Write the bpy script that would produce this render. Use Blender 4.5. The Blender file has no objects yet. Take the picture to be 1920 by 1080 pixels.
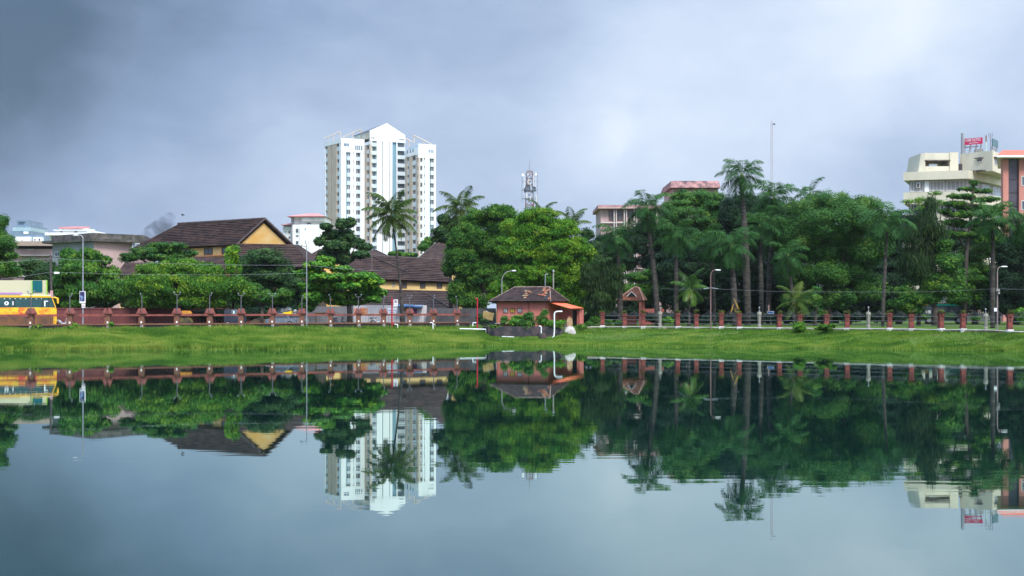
import bpy, math, random
import numpy as np
from mathutils import Vector, Matrix
random.seed(7); RNG = np.random.default_rng(11)
S = bpy.context.scene; COL = S.collection
# ---------------------------------------------------------------- camera
F = 2600.0; HY = 582.0; HC = 3.4            # focal length and horizon in the photo's pixels, eye height (m)
cam = bpy.data.cameras.new('camera'); co = bpy.data.objects.new('camera', cam); COL.objects.link(co)
co.location = (0, 0, HC); co.rotation_euler = (math.pi/2, 0, 0)
cam.sensor_width = 36; cam.lens = 36*F/1920; cam.shift_y = (HY-540)/1920
cam.clip_start = .5; cam.clip_end = 20000
S.camera = co
# ---------------------------------------------------------------- light
S.view_settings.view_transform = 'Standard'; S.view_settings.look = 'None'; S.view_settings.gamma = 1
S.view_settings.exposure = 1.25
SUN_DIR = Vector((.24, -.66, .84)).normalized()
sl = bpy.data.lights.new('sun', 'SUN'); sl.energy = 1.5; sl.angle = math.radians(14); sl.color = (1, .95, .87)
so = bpy.data.objects.new('sun', sl); COL.objects.link(so); so.location = (60, -100, 120)
so.rotation_euler = SUN_DIR.to_track_quat('Z', 'Y').to_euler()
W = bpy.data.worlds.new('World'); S.world = W; W.use_nodes = True
def nodes_of(t):
    t.nodes.clear()
    def N(kind, **kw):
        n = t.nodes.new(kind)
        for k, v in kw.items():
            if k.startswith('i_'): n.inputs[int(k[2:])].default_value = v
            else: setattr(n, k, v)
        return n
    return N, t.links.new
def pdir(px, py): return Vector(((px-960)/F, 1, (HY-py)/F)).normalized()
def build_sky():
    t = W.node_tree; N, L = nodes_of(t)
    def math_(op, a, b=None, c=None, clamp=False):
        n = N('ShaderNodeMath', operation=op, use_clamp=clamp)
        for i, v in enumerate((a, b, c)):
            if v is None: continue
            if hasattr(v, 'links'): L(v, n.inputs[i])
            else: n.inputs[i].default_value = v
        return n.outputs[0]
    tc = N('ShaderNodeTexCoord'); D = tc.outputs['Generated']
    sep = N('ShaderNodeSeparateXYZ'); L(D, sep.inputs[0])
    x, y, z = sep.outputs
    def noise(scale, stretch, detail, rough=.55, dist=.3):
        mp = N('ShaderNodeMapping'); mp.inputs['Scale'].default_value = stretch; L(D, mp.inputs[0])
        n = N('ShaderNodeTexNoise'); n.inputs['Scale'].default_value = scale; n.inputs['Detail'].default_value = detail
        n.inputs['Roughness'].default_value = rough; n.inputs['Distortion'].default_value = dist
        L(mp.outputs[0], n.inputs['Vector']); return n.outputs[0]
    n1 = noise(4.0, (1, 1, 2.3), 5); n2 = noise(13.0, (1, 1, 1.9), 6, .6, .5)
    wn = N('ShaderNodeTexNoise'); wn.inputs['Scale'].default_value = 14; wn.inputs['Detail'].default_value = 5; L(D, wn.inputs['Vector'])
    ws = N('ShaderNodeVectorMath', operation='MULTIPLY_ADD'); L(wn.outputs['Color'], ws.inputs[0]); ws.inputs[1].default_value = (.07,)*3; ws.inputs[2].default_value = (-.035,)*3
    wa = N('ShaderNodeVectorMath', operation='ADD'); L(D, wa.inputs[0]); L(ws.outputs[0], wa.inputs[1]); DW = wa.outputs[0]
    def blob(px, py, r, amp):                          # a brighter or darker place in the cloud cover
        dt = N('ShaderNodeVectorMath', operation='DISTANCE'); L(DW, dt.inputs[0]); dt.inputs[1].default_value = pdir(px, py)
        mr = N('ShaderNodeMapRange', interpolation_type='SMOOTHERSTEP')
        L(dt.outputs['Value'], mr.inputs[0]); mr.inputs[1].default_value = 0; mr.inputs[2].default_value = r
        mr.inputs[3].default_value = amp; mr.inputs[4].default_value = 0
        return mr.outputs[0]
    f = math_('MULTIPLY_ADD', x, .30, .42)
    f = math_('ADD', f, math_('MULTIPLY_ADD', n1, .22, -.11))
    f = math_('ADD', f, math_('MULTIPLY_ADD', n2, .17, -.085))
    for b in ((-80, -60, .30, -.37), (1660, 10, .12, .16), (1152, 258, .026, .08), (1140, 275, .07, .06), (1240, 110, .16, .05), (1780, 300, .12, -.14), (1330, 230, .14, .07), (850, -20, .18, -.09), (150, 350, .12, .08), (330, 190, .12, .03), (450, 120, .10, -.05),
              (620, 330, .16, .06), (1700, 160, .1, .08)):
        f = math_('ADD', f, blob(*b))
    ramp = N('ShaderNodeValToRGB'); L(f, ramp.inputs[0])
    el = ramp.color_ramp.elements
    el[0].position = 0; el[0].color = (.055, .092, .15, 1)
    el[1].position = 1; el[1].color = (.84, .86, .87, 1)
    for p, c in ((.25, (.175, .242, .372)), (.5, (.355, .431, .56)), (.75, (.56, .606, .695))):
        e = el.new(p); e.color = (*c, 1)
    # the cloud is thinner and brighter overhead and behind the camera, where the sun stands
    g = N('ShaderNodeMapRange', interpolation_type='SMOOTHSTEP'); L(y, g.inputs[0])
    g.inputs[1].default_value = .85; g.inputs[2].default_value = -.5; g.inputs[3].default_value = .70; g.inputs[4].default_value = 1.25
    gz = N('ShaderNodeMapRange', interpolation_type='SMOOTHSTEP'); L(z, gz.inputs[0]); gz.inputs[1].default_value = .28; gz.inputs[2].default_value = .9; gz.inputs[3].default_value = 0; gz.inputs[4].default_value = 2.0
    gg = math_('ADD', g.outputs[0], gz.outputs[0])
    sc = N('ShaderNodeVectorMath', operation='SCALE'); L(ramp.outputs[0], sc.inputs[0]); L(gg, sc.inputs['Scale'])
    sky = N('ShaderNodeTexSky', sky_type='NISHITA', sun_disc=False); sky.sun_elevation = math.asin(SUN_DIR.z)
    sky.sun_rotation = math.atan2(SUN_DIR.x, SUN_DIR.y); sky.air_density = 1.5; sky.dust_density = 3
    b1 = N('ShaderNodeBackground'); L(sky.outputs[0], b1.inputs[0]); b1.inputs[1].default_value = .05
    b2 = N('ShaderNodeBackground'); L(sc.outputs[0], b2.inputs[0]); b2.inputs[1].default_value = 1.0
    mx = N('ShaderNodeMixShader'); mx.inputs[0].default_value = .93; L(b1.outputs[0], mx.inputs[1]); L(b2.outputs[0], mx.inputs[2])
    o = N('ShaderNodeOutputWorld'); L(mx.outputs[0], o.inputs[0])
build_sky()
# ---------------------------------------------------------------- helpers
def X(px, d): return (px-960)*d/F
def Z(py, d): return HC-(py-HY)*d/F
def P(px, py, d): return Vector((X(px, d), d, Z(py, d)))
def Q(px, d): return Vector((X(px, d), d))
def lerp(a, b, t): return a+(b-a)*t
def tag(o, label=None, cat=None, group=None, kind=None):
    for k, v in (('label', label), ('category', cat), ('group', group), ('kind', kind)):
        if v: o[k] = v
    return o
def thing(name, label, cat, loc, group=None):
    o = bpy.data.objects.new(name, None); COL.objects.link(o); o.location = loc; o.empty_display_size = .3
    return tag(o, label, cat, group)
def wloc(o):
    v = Vector((0, 0, 0))
    while o is not None: v = v+o.location; o = o.parent
    return v
def link(name, me, parent=None, world=True):
    o = bpy.data.objects.new(name, me); COL.objects.link(o)
    if parent is not None:
        o.parent = parent
        if world: o.location = -wloc(parent)
    return o
def copy_tree(o, parent=None):
    c = o.copy(); COL.objects.link(c)
    if parent is not None: c.parent = parent
    for ch in list(o.children): copy_tree(ch, c)
    return c
class MB:
    def __init__(s): s.v = []; s.f = []; s.m = []
    def face(s, pts, m=0):
        b = len(s.v); s.v += [tuple(p) for p in pts]; s.f.append(tuple(range(b, b+len(pts)))); s.m.append(m)
    def solid(s, lo, hi, m=0):                          # two matching rings -> closed prism
        n = len(lo); b = len(s.v); s.v += [tuple(p) for p in lo]+[tuple(p) for p in hi]
        s.f.append(tuple(range(b+n-1, b-1, -1))); s.f.append(tuple(range(b+n, b+2*n))); s.m += [m, m]
        for i in range(n):
            j = (i+1) % n; s.f.append((b+i, b+j, b+n+j, b+n+i)); s.m.append(m)
    def box(s, x0, x1, y0, y1, z0, z1, m=0):
        s.solid([(x0, y0, z0), (x1, y0, z0), (x1, y1, z0), (x0, y1, z0)], [(x0, y0, z1), (x1, y0, z1), (x1, y1, z1), (x0, y1, z1)], m)
    def prism(s, plan, z0, z1, m=0):
        s.solid([(p[0], p[1], z0) for p in plan], [(p[0], p[1], z1) for p in plan], m)
    def obox(s, A, B, u0, u1, z0, z1, o0, o1, m=0):     # on the wall A->B (left to right): u along, o out of the wall
        d = B-A; n = Vector((d.y, -d.x)).normalized()
        a, b = A+d*u0, A+d*u1
        s.prism([a+n*o1, b+n*o1, b+n*o0, a+n*o0], z0, z1, m)
    def slab(s, pts, th, m=0):
        pts = [Vector(p) for p in pts]; n = (pts[1]-pts[0]).cross(pts[2]-pts[0]).normalized()
        if n.z < 0: n = -n
        s.solid([p-n*th for p in pts], pts, m)
    def courses(s, e0, e1, r1, r0, n, h=.1, m=0):       # tiled slope: eave e0-e1, ridge r0-r1, each course lapping the one below
        e0, e1, r0, r1 = (Vector(p) for p in (e0, e1, r0, r1)); nn = (e1-e0).cross(r0-e0).normalized(); nn = nn if nn.z > 0 else -nn
        for i in range(n):
            a, b = i/n, (i+1)/n; p = [e0.lerp(r0, a), e1.lerp(r1, a), e1.lerp(r1, b), e0.lerp(r0, b)]; w = [random.uniform(.7, 1.2)*h for _ in range(2)]
            k = 7; top = [p[0].lerp(p[1], j/k)+nn*h*random.uniform(.65, 1.25) for j in range(k+1)]
            for j in range(k):
                u0, u1 = p[3].lerp(p[2], j/k)+nn*.02, p[3].lerp(p[2], (j+1)/k)+nn*.02
                s.face([top[j], top[j+1], u1, u0], m); s.face([p[0].lerp(p[1], j/k), p[0].lerp(p[1], (j+1)/k), top[j+1], top[j]], m)
    def tube(s, pts, rad, n=8, m=0, cap=True):
        pts = [Vector(p) for p in pts]
        if not hasattr(rad, '__len__'): rad = [rad]*len(pts)
        b = len(s.v); k = len(pts)
        for i, p in enumerate(pts):
            t = (pts[min(i+1, k-1)]-pts[max(i-1, 0)]).normalized()
            a = t.cross(Vector((0, 1, 0)) if abs(t.y) < .9 else Vector((1, 0, 0))).normalized(); c = t.cross(a)
            for j in range(n):
                w = 2*math.pi*j/n; s.v.append(tuple(p+(a*math.cos(w)+c*math.sin(w))*rad[i]))
        for i in range(k-1):
            for j in range(n):
                q = (j+1) % n; s.f.append((b+i*n+j, b+i*n+q, b+(i+1)*n+q, b+(i+1)*n+j)); s.m.append(m)
        if cap:
            s.f.append(tuple(b+j for j in range(n-1, -1, -1))); s.f.append(tuple(b+(k-1)*n+j for j in range(n))); s.m += [m, m]
    def lathe(s, c, prof, n=12, m=0):                    # prof: (radius, z)
        s.tube([(c[0], c[1], z) for r, z in prof], [r for r, z in prof], n, m)
    def ball(s, c, r, sz=(1, 1, 1), n=10, m=0):
        b = len(s.v); R = n//2
        for i in range(R+1):
            th = math.pi*i/R
            for j in range(n):
                w = 2*math.pi*j/n
                s.v.append((c[0]+r*sz[0]*math.sin(th)*math.cos(w), c[1]+r*sz[1]*math.sin(th)*math.sin(w), c[2]+r*sz[2]*math.cos(th)))
        for i in range(R):
            for j in range(n):
                q = (j+1) % n; s.f.append((b+i*n+j, b+(i+1)*n+j, b+(i+1)*n+q, b+i*n+q)); s.m.append(m)
    def mesh(s, name, mats, smooth=False):
        me = bpy.data.meshes.new(name); me.from_pydata(s.v, [], s.f)
        for a in (mats if isinstance(mats, (list, tuple)) else [mats]): me.materials.append(a)
        if any(s.m): me.polygons.foreach_set('material_index', s.m)
        if smooth: me.polygons.foreach_set('use_smooth', [True]*len(s.f))
        me.update(); return me
    def build(s, name, mats, parent=None, world=True, smooth=False):
        return link(name, s.mesh(name, mats, smooth), parent, world)
def npmesh(name, V, Fc, mat, lv=None):
    V = np.asarray(V, np.float32); Fc = np.asarray(Fc, np.int32); n, k = Fc.shape
    me = bpy.data.meshes.new(name); me.vertices.add(len(V)); me.vertices.foreach_set('co', V.ravel())
    me.loops.add(n*k); me.loops.foreach_set('vertex_index', Fc.ravel())
    me.polygons.add(n); me.polygons.foreach_set('loop_start', np.arange(0, n*k, k, dtype=np.int32))
    me.update(calc_edges=True); me.materials.append(mat)
    if lv is not None:
        a = me.attributes.new('lv', 'FLOAT', 'FACE'); a.data.foreach_set('value', np.asarray(lv, np.float32))
    return me
# ---------------------------------------------------------------- materials
MATS = {}
def M(name, c, c2=None, scale=1.5, rough=.8, stretch=(1, 1, 1), spec=.25, lo=.4, hi=.65, bump=0, rows=None, spots=None, metal=0, detail=4):
    """c -> c2 by noise; rows = (metres per row, depth): tile or plank courses; spots = (colour, size, threshold): stray patches"""
    if name in MATS: return MATS[name]
    m = bpy.data.materials.new(name); m.use_nodes = True; N, L = nodes_of(m.node_tree)
    p = N('ShaderNodeBsdfPrincipled'); p.inputs['Roughness'].default_value = rough; p.inputs['Specular IOR Level'].default_value = spec
    p.inputs['Metallic'].default_value = metal
    o = N('ShaderNodeOutputMaterial'); L(p.outputs[0], o.inputs[0]); p.inputs['Base Color'].default_value = (*c, 1)
    tc = N('ShaderNodeTexCoord'); cur = None; h = None
    def noise(sc, st, dt=4):
        mp = N('ShaderNodeMapping'); mp.inputs['Scale'].default_value = st; L(tc.outputs['Object'], mp.inputs[0])
        n = N('ShaderNodeTexNoise'); n.inputs['Scale'].default_value = sc; n.inputs['Detail'].default_value = dt; n.inputs['Roughness'].default_value = .65
        L(mp.outputs[0], n.inputs['Vector']); return n.outputs[0]
    def rng(v, a, b):
        r = N('ShaderNodeMapRange'); L(v, r.inputs[0]); r.inputs[1].default_value = a; r.inputs[2].default_value = b; return r.outputs[0]
    def mix(fac, a, b):
        x = N('ShaderNodeMix', data_type='RGBA'); L(fac, x.inputs[0])
        for i, v in ((6, a), (7, b)):
            if hasattr(v, 'links'): L(v, x.inputs[i])
            else: x.inputs[i].default_value = (*v, 1)
        return x.outputs[2]
    if c2: h = noise(scale, stretch, detail); cur = mix(rng(h, lo, hi), c, c2)
    if spots: cur = mix(rng(noise(spots[1], (1, 1, 1), 3), spots[2], spots[2]+.05), cur or c, spots[0])
    if rows:
        w = N('ShaderNodeTexWave', wave_type='BANDS', bands_direction='Z', wave_profile='SAW'); w.inputs['Scale'].default_value = math.pi/10/rows[0]
        w.inputs['Distortion'].default_value = .25; w.inputs['Detail'].default_value = 2; w.inputs['Detail Scale'].default_value = 3
        L(tc.outputs['Object'], w.inputs[0]); h = w.outputs[0]
        bm = N('ShaderNodeBump'); bm.inputs['Strength'].default_value = 1; bm.inputs['Distance'].default_value = rows[1]
        L(h, bm.inputs['Height']); L(bm.outputs[0], p.inputs['Normal'])
    elif bump and h is not None:
        bm = N('ShaderNodeBump'); bm.inputs['Strength'].default_value = 1; bm.inputs['Distance'].default_value = bump
        L(h, bm.inputs['Height']); L(bm.outputs[0], p.inputs['Normal'])
    if cur is not None: L(cur, p.inputs['Base Color'])
    MATS[name] = m; return m
def LEAF(name, a, b, c, trans=.3, rough=.6, spec=.16):
    if name in MATS: return MATS[name]
    m = bpy.data.materials.new(name); m.use_nodes = True; N, L = nodes_of(m.node_tree)
    at = N('ShaderNodeAttribute', attribute_name='lv'); r = N('ShaderNodeValToRGB'); L(at.outputs['Fac'], r.inputs[0])
    e = r.color_ramp.elements; e[0].color = (*a, 1); e[0].position = .1; e[1].color = (*c, 1); e[1].position = .95
    q = e.new(.5); q.color = (*b, 1)
    p = N('ShaderNodeBsdfPrincipled'); p.inputs['Roughness'].default_value = rough; p.inputs['Specular IOR Level'].default_value = spec
    L(r.outputs[0], p.inputs['Base Color'])
    t = N('ShaderNodeBsdfTranslucent'); L(r.outputs[0], t.inputs[0])
    x = N('ShaderNodeMixShader'); x.inputs[0].default_value = trans; L(p.outputs[0], x.inputs[1]); L(t.outputs[0], x.inputs[2])
    o = N('ShaderNodeOutputMaterial'); L(x.outputs[0], o.inputs[0]); MATS[name] = m; return m
# ---------------------------------------------------------------- ground, water
def vnoise(x, y, seed=0):
    x = np.asarray(x, float); y = np.asarray(y, float); xi = np.floor(x).astype(int); yi = np.floor(y).astype(int)
    def h(i, j): return np.modf(np.abs(np.sin(i*127.1+j*311.7+seed*17.3)*43758.5453))[0]
    u = x-xi; v = y-yi; u = u*u*(3-2*u); v = v*v*(3-2*v)
    return (h(xi, yi)*(1-u)+h(xi+1, yi)*u)*(1-v)+(h(xi, yi+1)*(1-u)+h(xi+1, yi+1)*u)*v
def ip(tab, px):
    v = np.interp(px, [a for a, b in tab], [b for a, b in tab])
    if tab is DSX: v = v+3.6*(vnoise(np.asarray(px)*.016, 0., 1)-.5)+2.2*(vnoise(np.asarray(px)*.06, 0., 6)-.5)
    return v
DSX = [(-2600, 104), (-400, 112), (0, 117), (480, 121), (800, 128), (950, 134), (1060, 133), (1300, 128), (1600, 123), (1920, 116), (2400, 110), (4600, 100)]
DFX = [(-2600, 112), (-400, 119), (0, 124), (860, 150), (890, 149.5), (914, 141.8), (1058, 141.8), (1085, 147.5), (1130, 149), (1900, 121), (2400, 114), (4600, 106)]
ZTX = [(-2600, 1.55), (880, 1.55), (904, 1.35), (918, .62), (1032, .66), (1066, 1.2), (1092, 1.5), (1130, 1.5), (4600, 1.5)]
GZ = 1.7
def bank(px, t):                                        # t 0 at the water, 1 at the fence -> x, y, z
    d = ip(DSX, px); f = ip(DFX, px); y = d+(f-d)*t; x = (px-960)*y/F
    z = ip(ZTX, px)*(t*.75+.25*t*t*(3-2*t))+.14*(vnoise(x*.35, y*.6, 3)-.5)*np.clip(t*4, 0, 1)*np.clip((1-t)*4, 0, 1)
    return x, y, z
GROUND = M('ground_mat', (.055, .105, .014), (.11, .10, .03), .22, .95, lo=.52, hi=.75, spec=.1, spots=((.12, .075, .04), .5, .68))
def ground():
    pxs = np.concatenate([np.linspace(-2600, -200, 14), np.arange(-180, 2120, 20), np.linspace(2150, 4600, 14)])
    rows = []
    d0 = ip(DSX, pxs); f0 = ip(DFX, pxs)
    def row(y, z): return np.stack([(pxs-960)*y/F, y, np.broadcast_to(z, y.shape)], 1)
    rows.append(row(d0-8, -.8))
    for t in np.linspace(0, 1, 9): rows.append(np.stack(bank(pxs, np.full_like(pxs, t)), 1))
    rows.append(row(f0+.35, GZ))
    for y in (158, 200, 260, 400, 800, 2000, 7000): rows.append(row(np.full_like(pxs, float(y)), GZ))
    V = np.concatenate(rows); n = len(pxs); k = len(rows)
    Fc = [(i*n+j, i*n+j+1, (i+1)*n+j+1, (i+1)*n+j) for i in range(k-1) for j in range(n-1)]
    tag(link('ground', npmesh('ground', V, Fc, GROUND)), kind='structure')
    b = MB(); b.face([(-400, -300, 1.2), (400, -300, 1.2), (400, -16, 1.2), (-400, -16, 1.2)]); b.face([(-400, -16, 1.2), (400, -16, 1.2), (400, -10, -.6), (-400, -10, -.6)])
    tag(b.build('near_bank', GROUND), kind='structure')
ground()
def water():
    m = bpy.data.materials.new('water_mat'); m.use_nodes = True; N, L = nodes_of(m.node_tree)
    gl = N('ShaderNodeBsdfGlossy'); gl.inputs['Roughness'].default_value = .012; gl.inputs['Color'].default_value = (.77, .91, .87, 1); df = N('ShaderNodeBsdfDiffuse'); df.inputs[0].default_value = (.003, .017, .016, 1)
    fr = N('ShaderNodeFresnel'); fr.inputs[0].default_value = 1.6; p = N('ShaderNodeMixShader'); pw = N('ShaderNodeMath', operation='POWER'); L(fr.outputs[0], pw.inputs[0]); pw.inputs[1].default_value = .61; L(pw.outputs[0], p.inputs[0]); L(df.outputs[0], p.inputs[1]); L(gl.outputs[0], p.inputs[2])
    tc = N('ShaderNodeTexCoord')
    def wave(scale, st, dt):
        mp = N('ShaderNodeMapping'); mp.inputs['Scale'].default_value = st; L(tc.outputs['Object'], mp.inputs[0])
        n = N('ShaderNodeTexNoise'); n.inputs['Scale'].default_value = scale; n.inputs['Detail'].default_value = dt; L(mp.outputs[0], n.inputs['Vector']); return n.outputs[0]
    a = wave(1.0, (.35, 1.6, 1), 2); b = wave(.05, (1, .8, 1), 2)
    r = N('ShaderNodeMapRange'); L(b, r.inputs[0]); r.inputs[1].default_value = .42; r.inputs[2].default_value = .66; r.inputs[3].default_value = .25; r.inputs[4].default_value = 1
    x = N('ShaderNodeMath', operation='MULTIPLY'); L(a, x.inputs[0]); L(r.outputs[0], x.inputs[1])
    bm = N('ShaderNodeBump'); bm.inputs['Strength'].default_value = 1; bm.inputs['Distance'].default_value = .0019
    L(x.outputs[0], bm.inputs['Height']); L(bm.outputs[0], gl.inputs['Normal'])
    o = N('ShaderNodeOutputMaterial'); L(p.outputs[0], o.inputs[0])
    bb = MB(); bb.face([(-420, -13, 0), (420, -13, 0), (420, 150, 0), (-420, 150, 0)])
    tag(bb.build('water', m), kind='structure')
water()
def grass():
    n = 300000
    px = RNG.uniform(-380, 2420, n); t = RNG.uniform(0, 1, n)**1.25; x, y, z = bank(px, t)
    x = x+RNG.normal(0, .1, n)
    left = np.clip((1000-px)/500, 0, 1)
    tall = vnoise(x*.5, y*.5, 5)
    h = (.13+.16*left+(.12+.26*left)*tall*RNG.uniform(.5, 1.2, n))*np.where(t < .06, 1.25, 1)
    keep = ~((px > 1015) & (px < 1120) & (t > .85) & (tall > .5)); bare = (left < .3) & (vnoise(x*.25, y*.7, 9) > .57) & (t > .25)
    keep &= ~(bare & (RNG.uniform(0, 1, n) < .8))
    a = RNG.uniform(0, 2*np.pi, n); w = RNG.uniform(.02, .05, n); lean = RNG.normal(0, .28, (n, 2))*h[:, None]
    dx, dy = np.cos(a)*w, np.sin(a)*w
    base = np.stack([x, y, z-.03], 1)
    v = np.stack([base+np.stack([-dx, -dy, 0*dx], 1), base+np.stack([dx, dy, 0*dx], 1), base+np.stack([lean[:, 0], lean[:, 1], h], 1)], 1)[keep]
    lv = .45+.5*(vnoise(x*.18, y*.4, 2)-.5)+.6*(vnoise(x*.9, y*1.1, 4)-.5)+.5*(vnoise(x*.33, y*1.6, 7)-.5)+RNG.normal(0, .15, n)+.16*(1-t)-.14*(left < .2)
    lv = lv[keep]; n2 = 11000; px = RNG.uniform(-350, 2400, n2); t = -RNG.uniform(0, 1, n2)**1.6*.22; y = ip(DSX, px)+t*14; x = (px-960)*y/F; ok = vnoise(x*.6, y*.8, 8) > .52; x, y, px = x[ok], y[ok], px[ok]; k2 = len(x); h = RNG.uniform(.12, .42, k2); a = RNG.uniform(0, 6.28, k2); w = RNG.uniform(.015, .035, k2)
    b2 = np.stack([x, y, np.full(k2, -.03)], 1); e = np.stack([np.cos(a)*w, np.sin(a)*w, 0*a], 1); v2 = np.stack([b2-e, b2+e, b2+np.stack([RNG.normal(0, .08, k2), RNG.normal(0, .08, k2), h], 1)], 1); v = np.concatenate([v, v2]); lv = np.concatenate([lv, RNG.uniform(.3, .8, k2)])
    k = len(v)
    me = npmesh('grass', v.reshape(-1, 3), np.arange(3*k).reshape(k, 3), LEAF('grass_mat', (.054, .138, .014), (.128, .245, .024), (.27, .325, .058), .35), lv)
    tag(link('grass', me), kind='stuff')
grass()
ASPH = M('asphalt', (.05, .05, .055), (.075, .07, .07), .6, .9)
def road():
    pxs = np.linspace(-500, 880, 30); V = []; Fc = []
    for px in pxs:
        f = float(ip(DFX, px)); V.append((X(px, f+1.3), f+1.3, GZ+.02)); V.append((X(px, f+40), f+40, GZ+.02))
    for i in range(len(pxs)-1): Fc.append((2*i, 2*i+2, 2*i+3, 2*i+1))
    tag(link('road', npmesh('road', V, Fc, ASPH)), kind='structure')
road()
# ---------------------------------------------------------------- vegetation builders
BARK = M('bark', (.045, .035, .028), (.10, .085, .07), 3, .95, (1, 1, .3))
BARKP = M('palm_bark', (.030, .026, .023), (.085, .075, .064), 1.2, .95, (1, 1, 4))
def unit(a): return a/np.maximum(np.linalg.norm(a, axis=-1, keepdims=True), 1e-6)
def leaf_quads(C, rad, out, n, size, flat=.6, up=.7, aspect=.5, hang=0., round_=.9):
    K = len(C); r = RNG.normal(size=(K, n, 3)); r = unit(r)*(RNG.uniform(0, 1, (K, n, 1))**.45)
    off = r*rad[:, None, None]*np.array([1, 1, flat]); p = C[:, None]+off
    nrm = RNG.normal(size=(K, n, 3))*.55+np.array([0, 0, up])+out[:, None]*.35+r*round_
    nrm = unit(nrm)
    t = RNG.normal(size=(K, n, 3)); t[..., 2] -= hang*3
    if hang: tan = unit(t*np.array([.5, .5, 1]))
    else: tan = unit(t-nrm*np.sum(t*nrm, -1, keepdims=True))
    bi = unit(np.cross(nrm, tan))
    Ls = size*RNG.uniform(.65, 1.3, (K, n, 1)); w = Ls*aspect*.5
    q = np.stack([p-tan*Ls*.5, p+bi*w-tan*Ls*.05, p+tan*Ls*.5, p-bi*w-tan*Ls*.05], 2).reshape(-1, 3)
    lv = np.clip(.47+np.repeat(RNG.normal(0, .2, K), n)+RNG.normal(0, .15, K*n), 0, 1)
    return q, lv
def crown_mesh(name, blobs, d, mat, size=.235, dens=300, cr=.85, deep=.9, thin=1., **kw):
    """blobs: ellipsoids (px, py, rx, ry) seen in the photo, stood at depth d with a real depth of their own"""
    Qs = []; Ls = []
    for b in blobs:
        px, py, rx, ry = b[:4]; dd = d+(b[4] if len(b) > 4 else RNG.uniform(-1.2, 1.2)); k = dd/F
        c = np.array(P(px, py, dd)); R = np.array([rx*k, max(rx, ry)*k*deep, ry*k])
        r0 = min(cr, .55*R[2]+.15); area = math.pi*R[0]*R[2]
        K = max(6, int(area*3.4/(r0*r0)*thin)); u = unit(RNG.normal(size=(K, 3)))
        rr = RNG.uniform(.25, 1, (K, 1))**.4*RNG.uniform(.86, 1.08, (K, 1))
        C = c+u*rr*np.maximum(R-r0*.55, .1); rad = r0*RNG.uniform(.6, 1.25, K)
        n = max(5, int(dens*area*3/K*thin)); q, l = leaf_quads(C, rad, u, n, size, **kw); Qs.append(q); Ls.append(l)
    q = np.concatenate(Qs); k = len(q)//4
    return npmesh(name, q, np.arange(4*k).reshape(k, 4), mat, np.concatenate(Ls))
def tree(name, label, d, blobs, base, mat, tr=.25, group='trees', cat='tree', limbs=5, bark=None, trunks=None, **kw):
    bx = X(base, d); g = GZ-.05
    o = thing(name, label, cat, (bx, d, g), group)
    link('crown', crown_mesh('crown', blobs, d, mat, **kw), o)
    b = MB(); big = sorted(blobs, key=lambda q: -q[2]*q[3])[:limbs]
    if trunks is None:
        lowz = min(Z(q[1], d) for q in big); fork = max(g+.8, lerp(g, lowz, .75)); top = Vector((bx+random.uniform(-.2, .2), d, fork))
        b.tube([(bx, d, g-.2), (bx+.05, d, lerp(g, fork, .5)), top], [tr*1.35, tr*1.05, tr*.9], 9)
        for q in big:
            e = P(q[0], q[1], d+random.uniform(-.8, .8)); mid = top.lerp(e, .5)+Vector((random.uniform(-.3, .3), random.uniform(-.3, .3), .25*abs(e.x-top.x)*.5))
            b.tube([top, mid, e], [tr*.62, tr*.4, tr*.12], 6)
    else:
        for pts, r in trunks: b.tube([P(x, y, d) for x, y in pts], [lerp(r, r*.45, i/(len(pts)-1)) for i in range(len(pts))], 7)
    b.build('trunk', bark or BARK, o, smooth=True)
    return o
def frond(V, Fc, lvs, o, az, el0, Lf, droop, ll, n, hang, plum, w, lv):
    h = np.array([math.cos(az), math.sin(az), 0]); s = np.array([-math.sin(az), math.cos(az), 0]); p = np.array(o, float); pts = []
    for i in range(n+1):
        t = i/n; e = el0-droop*t**1.35; dr = h*math.cos(e)+np.array([0, 0, math.sin(e)]); pts.append((p.copy(), dr)); p = p+dr*Lf/n
    b = len(V)
    for i, (p, dr) in enumerate(pts):
        r = .045*(1-.85*i/n); V.append(p+s*r); V.append(p-s*r)
        if i: Fc.append((b+2*i-2, b+2*i-1, b+2*i+1, b+2*i)); lvs.append(lv+.2)
    for i in range(1, n+1):
        t = i/n
        if t < .1: continue
        p, dr = pts[i]; nrm = np.cross(s, dr); env = math.sin(math.pi*min(1, .16+.84*t)**.85)**.55*ll
        for sg in (1, -1):
            for _ in range(1 if random.random() < .7 else 2):
                hh = hang+random.uniform(-plum, plum)
                dl = s*sg*math.cos(hh)*1.0+dr*.55-np.array([0, 0, 1])*math.sin(hh)*.9+nrm*random.uniform(-plum, plum)*.5; dl /= np.linalg.norm(dl)
                q0 = p+dr*random.uniform(-.5, .5)*Lf/n; L2 = env*random.uniform(.8, 1.15); ww = dr*w
                tip = q0+dl*L2-np.array([0, 0, 1])*L2*.3; mid = q0+dl*L2*.5
                k = len(V); V += [q0-ww*.35, mid-ww*.5, tip, mid+ww*.5]; Fc.append((k, k+1, k+2, k+3)); lvs.append(min(1, max(0, lv+random.gauss(0, .1))))
PALM_DK = LEAF('royal_frond', (.014, .056, .014), (.038, .118, .026), (.10, .215, .042), .3, .6, .10)
PALM_CO = LEAF('coconut_frond', (.026, .060, .012), (.062, .112, .018), (.15, .19, .04), .3, .6, .08)
PALM_YL = LEAF('young_frond', (.03, .085, .015), (.06, .16, .02), (.15, .25, .03), .35, .42, .4)
DRY = LEAF('dry_frond_mat', (.25, .14, .03), (.42, .25, .04), (.55, .38, .08), .3)
SHAFT = M('crownshaft_mat', (.10, .17, .03), (.20, .27, .05), 1.5, .5)
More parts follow.
